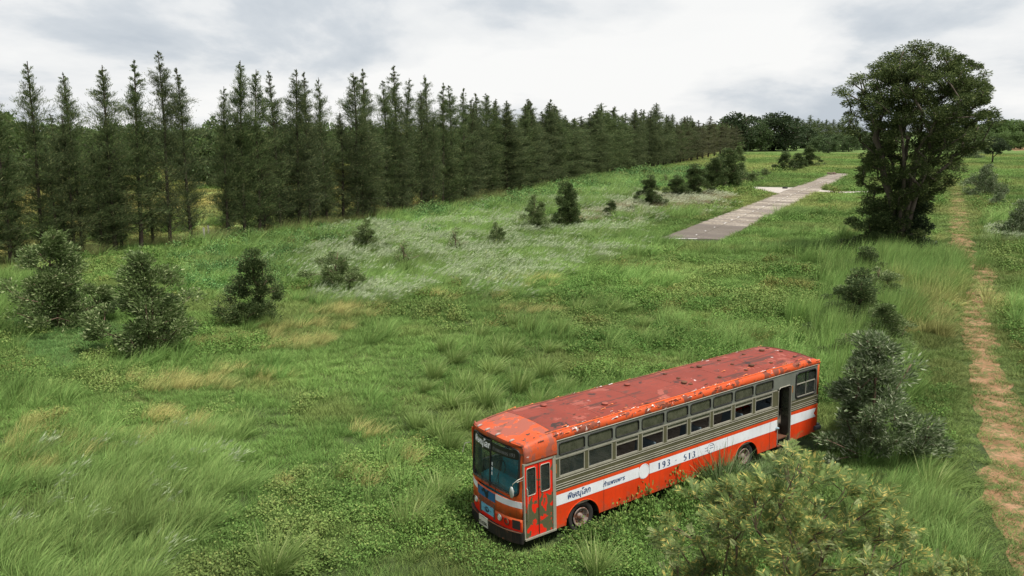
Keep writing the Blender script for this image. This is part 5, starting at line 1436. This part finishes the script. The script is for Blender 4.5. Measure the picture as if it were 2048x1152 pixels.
def inz(x, y, Z, amp=.075):
    a = amp * np.clip(y, 15, 120)
    jx, jy = (fb(x, y, 5, 81) - .5) * 2.6 * a + (fb(x, y, 1.3, 82) - .5) * a * .8, (fb(x, y, 5, 83) - .5) * 4.5 * a + (fb(x, y, 1.3, 84) - .5) * a * 1.2
    return inpoly(x + jx, y + jy, Z)
# short turf everywhere
x, y, f, rs = candidates(1, 15, 1.55, 32, 11, 420)
pth = on_path(x, y); w = np.ones(len(x)); w[blocked(x, y, .05)] = 0
w *= np.where(pth < .55, .12 + .4 * (fb(x, y, 1.3, 4) > .52), np.where(pth < 1.1, .35 + .4 * (fb(x, y, .9, 4) > .45), 1))
w[behind_row(x, y)] *= .25
x, y, f = pick(x, y, f, rs, w)
n_ = fb(x, y, 7, 2); m_ = fb(x, y, 22, 7); dry = np.clip((fb(x, y, 5, 12) - .54) * 7, 0, 1)
t = mixc(GREEN_A, GREEN_B, n_); t = mixc(t, GREEN_Y, np.clip((m_ - .45) * 3, 0, .8) * (y > 50))
t = mixc(t, np.array([.27, .235, .09]), dry * .28)
sm = inz(x, y, Z_SMOOTH); t[sm] = t[sm] * .5 + np.array([.13, .26, .085]) * .5
pth = on_path(x, y); t[(pth < 4)] = t[(pth < 4)] * .7 + np.array([.16, .16, .055]) * .3
bh = behind_row(x, y); t[bh] = np.array([.26, .25, .08]) * (.6 + .7 * n_[bh][:, None])
h = f ** .7 * (.65 + .8 * fb(x, y, 3, 9)); h[pth < 1.6] *= .55; h[sm] *= .7
turf = [source('turf', tuft(10 + i, 58, .30, .26, .013, (.25, .05), .9, 2, .7), M_BLADE) for i in range(4)]
finish('short_grass', x, y, f, rs, h, t, 4, turf, .9)

# broadleaf weeds: mounded carpets
x, y, f, rs = candidates(2, 7.0, 1.5, 30)
mound = fb(x, y, 3.2, 21); mound2 = fb(x, y, 8, 22)
w = np.clip((mound2 - .52) * 4, 0, .35)
w = np.maximum(w, inz(x, y, Z_WEED1) * np.clip((mound - .33) * 4, .1, .95)); w = np.maximum(w, inz(x, y, Z_WEED2) * np.clip((mound - .28) * 5, .12, 1))
w = np.maximum(w, inz(x, y, Z_WEED3) * np.clip((mound - .30) * 5, .15, 1)); w = np.maximum(w, inz(x, y, Z_LUSH) * .9)
c_, s_ = math.cos(.626), math.sin(.626); u_ = (x - BUS_O.x) * c_ + (y - BUS_O.y) * s_; v_ = -(x - BUS_O.x) * s_ + (y - BUS_O.y) * c_
skirt = (u_ > .2) & (u_ < 8.6) & (v_ < 0.0) & (v_ > -1.6); w = np.maximum(w, skirt * 1.0); w[(u_ < 1.6) & (u_ > -.6) & (v_ > -.4) & (v_ < 2.6)] *= .25
w[in_bus(x, y, -.02)] = 0; w[blocked(x, y, -.02)] = 0; w[on_path(x, y) < 1.9] = 0; w[behind_row(x, y)] *= .3
w *= 1 - .8 * inz(x, y, Z_PLUME); w *= 1 - .85 * inz(x, y, Z_TALL); w *= 1 - .9 * inz(x, y, Z_SMOOTH)
x, y, f = pick(x, y, f, rs, w)
mound = fb(x, y, 3.2, 21); n_ = fb(x, y, 4, 31)
t = mixc((.058, .135, .028), (.180, .295, .070), n_)
yz = np.clip((fb(x, y, 6, 33) - .5) * 5, 0, 1); t = mixc(t, np.array([.23, .275, .085]), yz * .5)
lush = inz(x, y, Z_LUSH); t[lush] = t[lush] * .4 + np.array([.11, .24, .085]) * .6
dr = np.clip((fb(x, y, 1.8, 35) - .62) * 8, 0, 1); t = mixc(t, np.array([.17, .10, .035]), dr * .5)
h = f ** .8 * (.5 + 1.9 * np.clip(mound - .25, 0, 1)); h[lush] *= 1.15
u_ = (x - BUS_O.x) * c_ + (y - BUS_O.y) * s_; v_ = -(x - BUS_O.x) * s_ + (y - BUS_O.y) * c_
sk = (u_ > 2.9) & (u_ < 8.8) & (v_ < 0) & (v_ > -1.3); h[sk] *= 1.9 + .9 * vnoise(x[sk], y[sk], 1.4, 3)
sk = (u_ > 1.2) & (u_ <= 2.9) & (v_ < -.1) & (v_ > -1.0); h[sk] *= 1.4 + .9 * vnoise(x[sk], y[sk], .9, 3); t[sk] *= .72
weeds = [source('weeds', weedclump(40 + i, 150, .36, .42, (.075, .052)), M_WEED) for i in range(4)]
finish('broadleaf_weeds', x, y, f, rs, h, t, 4, weeds, None, -.02)

# tall leaning green grass
x, y, f, rs = candidates(3, 5.5, 1.35, 34, 11, 200)
big = fb(x, y, 4.5, 41)
w = np.clip((big - .60) * 4, 0, .35) * (y < 120)
w = np.maximum(w, inz(x, y, Z_TALL) * .95); w = np.maximum(w, inz(x, y, Z_REED) * .95); w = np.maximum(w, inz(x, y, Z_REED2) * .7)
w = np.maximum(w, inz(x, y, Z_TANB) * .9); w = np.maximum(w, inz(x, y, Z_PLUME) * .55); w = np.maximum(w, inz(x, y, Z_PLUME3) * .5); w = np.maximum(w, inz(x, y, Z_LUSH) * .25)
left = zone([(-80, 560), (60, 560), (200, 620), (240, 650), (120, 660), (0, 672), (-100, 680)]); w = np.maximum(w, inpoly(x, y, left) * 1.0)
rt = zone([(2010, 640), (2048, 560), (2120, 560), (2120, 700)]); w = np.maximum(w, inpoly(x, y, rt) * .5)
w = np.maximum(w, .6 * (np.abs(x - rowx(y) - 1.0) < 2.0) * (fb(x, y, 3, 44) > .45))
w = np.maximum(w, .9 * (np.hypot(x - 36.5, y - 76) < 4.2))
w[in_bus(x, y, .25)] = 0; w[blocked(x, y, .2)] = 0; w[on_path(x, y) < 2.1] *= .05; w[inz(x, y, Z_SMOOTH)] = 0; w[inz(x, y, Z_WEED2)] *= .35
x, y, f = pick(x, y, f, rs, w)
n_ = fb(x, y, 3, 51); t = mixc((.11, .225, .05), (.25, .365, .11), n_)
tb = inz(x, y, Z_TANB); t[tb] = t[tb] * .35 + np.array([.36, .31, .12]) * .65
tl = inz(x, y, Z_TALL); t[tl] = t[tl] * .6 + np.array([.25, .34, .11]) * .4
rd = np.abs(x - rowx(y)) < 2.2; t[rd] = t[rd] * .45 + np.array([.15, .10, .06]) * .55
h = f ** .6 * (.55 + .75 * n_); h[inz(x, y, Z_PLUME)] *= .7; h[tl] *= .8
rz = inz(x, y, Z_REED); h[rz] *= 1.7; t[rz] = t[rz] * .65 + np.array([.24, .38, .10]) * .35
tall = [source('tall', tuft(60 + i, 72, .24, 1.15, .016, (.70, .15), .6, 4, .38), M_BLADE) for i in range(4)]
finish('tall_grass', x, y, f, rs, h, t, 4, tall, .55)

# plume grass: leaning stems with whitish seed heads
def plume_src(seed, n, L, white):
    rs = np.random.RandomState(seed); V1, F1 = tuft(seed, n, .26, L * .8, .016, (.7, .1), .5, 3, .35)
    base = np.stack([rs.normal(size=n) * .14, rs.normal(size=n) * .14, np.zeros(n)], 1)
    d0 = np.stack([rs.normal(size=n) * .18 + .12, rs.normal(size=n) * .15, np.ones(n)], 1); d0 /= np.linalg.norm(d0, axis=1, keepdims=True)
    bend = np.stack([.8 + rs.normal(size=n) * .2, rs.normal(size=n) * .2 + .1, -.5 * rs.rand(n)], 1)
    Ls = L * rs.uniform(.8, 1.15, n)
    k = int(n * white); base, d0, bend, Ls = base[:k], d0[:k], bend[:k], Ls[:k]
    V2, F2 = blade_strip(base, d0, Ls, np.full(k, .006), bend, 3, rs)
    p = base.copy(); d = d0.copy()
    for q in range(3): d = d + bend / 3; d /= np.linalg.norm(d, axis=1, keepdims=True); p = p + d * (Ls / 3)[:, None]
    V3, F3 = place(DIAMOND, np.concatenate([p, p]) - np.concatenate([d, d]) * .08, np.concatenate([d, d]) + rs.normal(size=(2 * k, 3)) * .12, rs.uniform(.18, .32, 2 * k), rs.uniform(.012, .022, 2 * k), rs)
    V, F = cat([(V1, F1), (V2, F2), (V3, F3)]); mi = np.concatenate([np.zeros(len(F1) + len(F2), int), np.ones(len(F3), int)])
    return source('plume', (V, F), [M_BLADE, M_PLUMEH], mi)
x, y, f, rs = candidates(4, 4.5, 1.25, 36, 11, 170)
n_ = fb(x, y, 6, 61)
w = inz(x, y, Z_PLUME) * np.clip((n_ - .34) * 4, .08, .75); w = np.maximum(w, inz(x, y, Z_PLUME2) * .7); w = np.maximum(w, inz(x, y, Z_PLUME3) * .5 * (n_ > .42))
w = np.maximum(w, inz(x, y, Z_TALL) * .06)
for q in [(1650, 335, 9), (1980, 470, 4), (1700, 345, 8)]:
    gx_, gy_ = G(q[0], q[1]); w = np.maximum(w, .6 * (np.hypot((x - gx_) / 1.0, (y - gy_) / 1.6) < q[2]))
w[blocked(x, y, .3)] = 0; w[on_path(x, y) < 2] = 0; w[behind_row(x, y)] = 0
x, y, f = pick(x, y, f, rs, w)
t = mixc((.20, .29, .10), (.34, .42, .19), fb(x, y, 2.5, 63)); h = f ** .5 * (.75 + .35 * fb(x, y, 2, 64))
pin = inz(x, y, Z_PLUME2); t[pin] = np.array([.36, .30, .20])
finish('plume_grass', x, y, f, rs, h, t, 3, [plume_src(80 + i, 26, .85, .85) for i in range(3)], .35)

# dry golden grass patches
x, y, f, rs = candidates(5, 9.0, 1.3, 36, 11, 150)
w = np.clip(goldw(x, y) * 1.5 - .2, 0, .62) * np.clip((fb(x, y, 1.5, 71) - .42) * 7, 0, 1); w = np.maximum(w, inz(x, y, Z_TANB) * .3)
w[blocked(x, y, .1)] = 0; w[on_path(x, y) < 1.2] = 0
x, y, f = pick(x, y, f, rs, w)
t = mixc((.22, .30, .09), (.56, .49, .19), fb(x, y, 1.1, 73)); h = f ** .6 * (.55 + .5 * fb(x, y, 2, 74))
finish('dry_grass', x, y, f, rs, h, t, 3, [source('dry', tuft(90 + i, 60, .24, .80, .010, (.9, .3), .6, 3, .4), M_BLADE) for i in range(3)], .4)

# countable reed tussocks near the bus
M_TUS = leafmat('tussock_blades', (.18, .28, .075), (.31, .40, .13), (.42, .46, .2), .12, .32, .5, .6)
M_TUS_D = leafmat('dark_tussock_blades', (.075, .14, .048), (.18, .26, .10), (.32, .36, .20), .1, .28, .5, .6)
TM = [npmesh('tussock', *tuft(400 + i, 240, .28, 1.25, .026, (.45, .10), .8, 5, .45), M_TUS) for i in range(3)]
TMD = npmesh('tussock_dark', *tuft(410, 420, .42, 1.35, .030, (-.05, -.1), 1.2, 5, .65), M_TUS_D)
tl_ = [(868, 745, .95, 'left of the first big tuft patch behind the bus'), (905, 800, 1.0, 'one bus height left of the rear-view of the roof front'), (940, 770, 1.0, ''), (985, 735, 1.1, ''), (1040, 770, 1.05, ''), (1010, 700, 1.0, ''), (890, 690, .9, ''), (960, 660, .9, ''), (1090, 740, .9, ''),
       (835, 845, .9, ''), (880, 860, 1.0, ''), (935, 845, .9, ''), (800, 900, .7, ''), (1060, 650, .9, ''), (1100, 690, .8, ''), (1125, 655, .9, ''), (1160, 610, 1.0, ''), (1235, 610, .9, ''), (1290, 640, .7, ''), (910, 715, .95, ''), (1025, 640, .9, ''), (975, 800, .95, ''), (1010, 830, .9, ''), (850, 770, .7, ''), (900, 885, .8, ''), (1080, 800, .9, ''), (1130, 770, .8, '')]
rr_ = random.Random(9)
for i, (px, py, sc, _) in enumerate(tl_):
    x, y = G(px, py + 14)
    if in_bus(np.array(x), np.array(y), .5): continue
    o = link('grass_tussock', TM[i % 3], None, (x, y, 0)); o.rotation_euler = (0, 0, rr_.uniform(-.8, .8)); o.scale = (sc * rr_.uniform(.85, 1.3), sc * rr_.uniform(.85, 1.3), sc * rr_.uniform(.75, 1.2))
    tag(o, 'arching bright green reed tuft in the patch left of and behind the bus', 'grass tuft', 'reed tufts left of and behind the bus')
for px, py, sc, lab in [(550, 1150, 1.15, 'lone bright reed tuft at the bottom edge, far left of the bus'), (880, 1000, .9, 'broad reed tuft just in front of the bus, left of its headlamp'), (820, 1062, 1.0, 'reed tuft left of the bus number plate and nearer the camera'), (845, 1030, .8, 'small reed tuft between two larger ones in front of the bus'),
                        (1195, 1150, .9, 'reed tuft at the bottom edge below the front wheel of the bus'), (540, 655, .9, 'reed tuft touching the dark bushy sapling'), (450, 560, .9, 'pale reed tuft left above the dark bushy sapling'), (1870, 990, 1.1, 'tall reed tuft between the silky oak and the dirt path')]:
    x, y = G(px, py); o = link('grass_tussock', TM[int(px) % 3], None, (x, y, 0)); o.rotation_euler = (0, 0, rr_.uniform(-.8, .8)); o.scale = (sc,) * 3; tag(o, lab, 'grass tuft')
for u0, v0, sc, lab in [(7.75, -.60, 1.35, 'big dark reed tuft standing against the bus side, hiding the end of the number'), (8.5, -.7, .9, 'smaller dark reed tuft beside the big one at the bus side'), (9.6, -.9, .72, 'reed tuft in front of the rear wheel of the bus'), (2.75, -.55, .42, 'small dark reed tuft in front of the front wheel of the bus'), (10.2, -1.3, .7, 'reed tuft below the gap between rear wheel and rear door')]:
    p = BM @ Vector((u0, v0, 0)); o = link('grass_tussock', TMD, None, (p.x, p.y, 0)); o.scale = (sc * .8, sc * .8, sc); o.rotation_euler = (0, 0, u0); tag(o, lab, 'grass tuft')
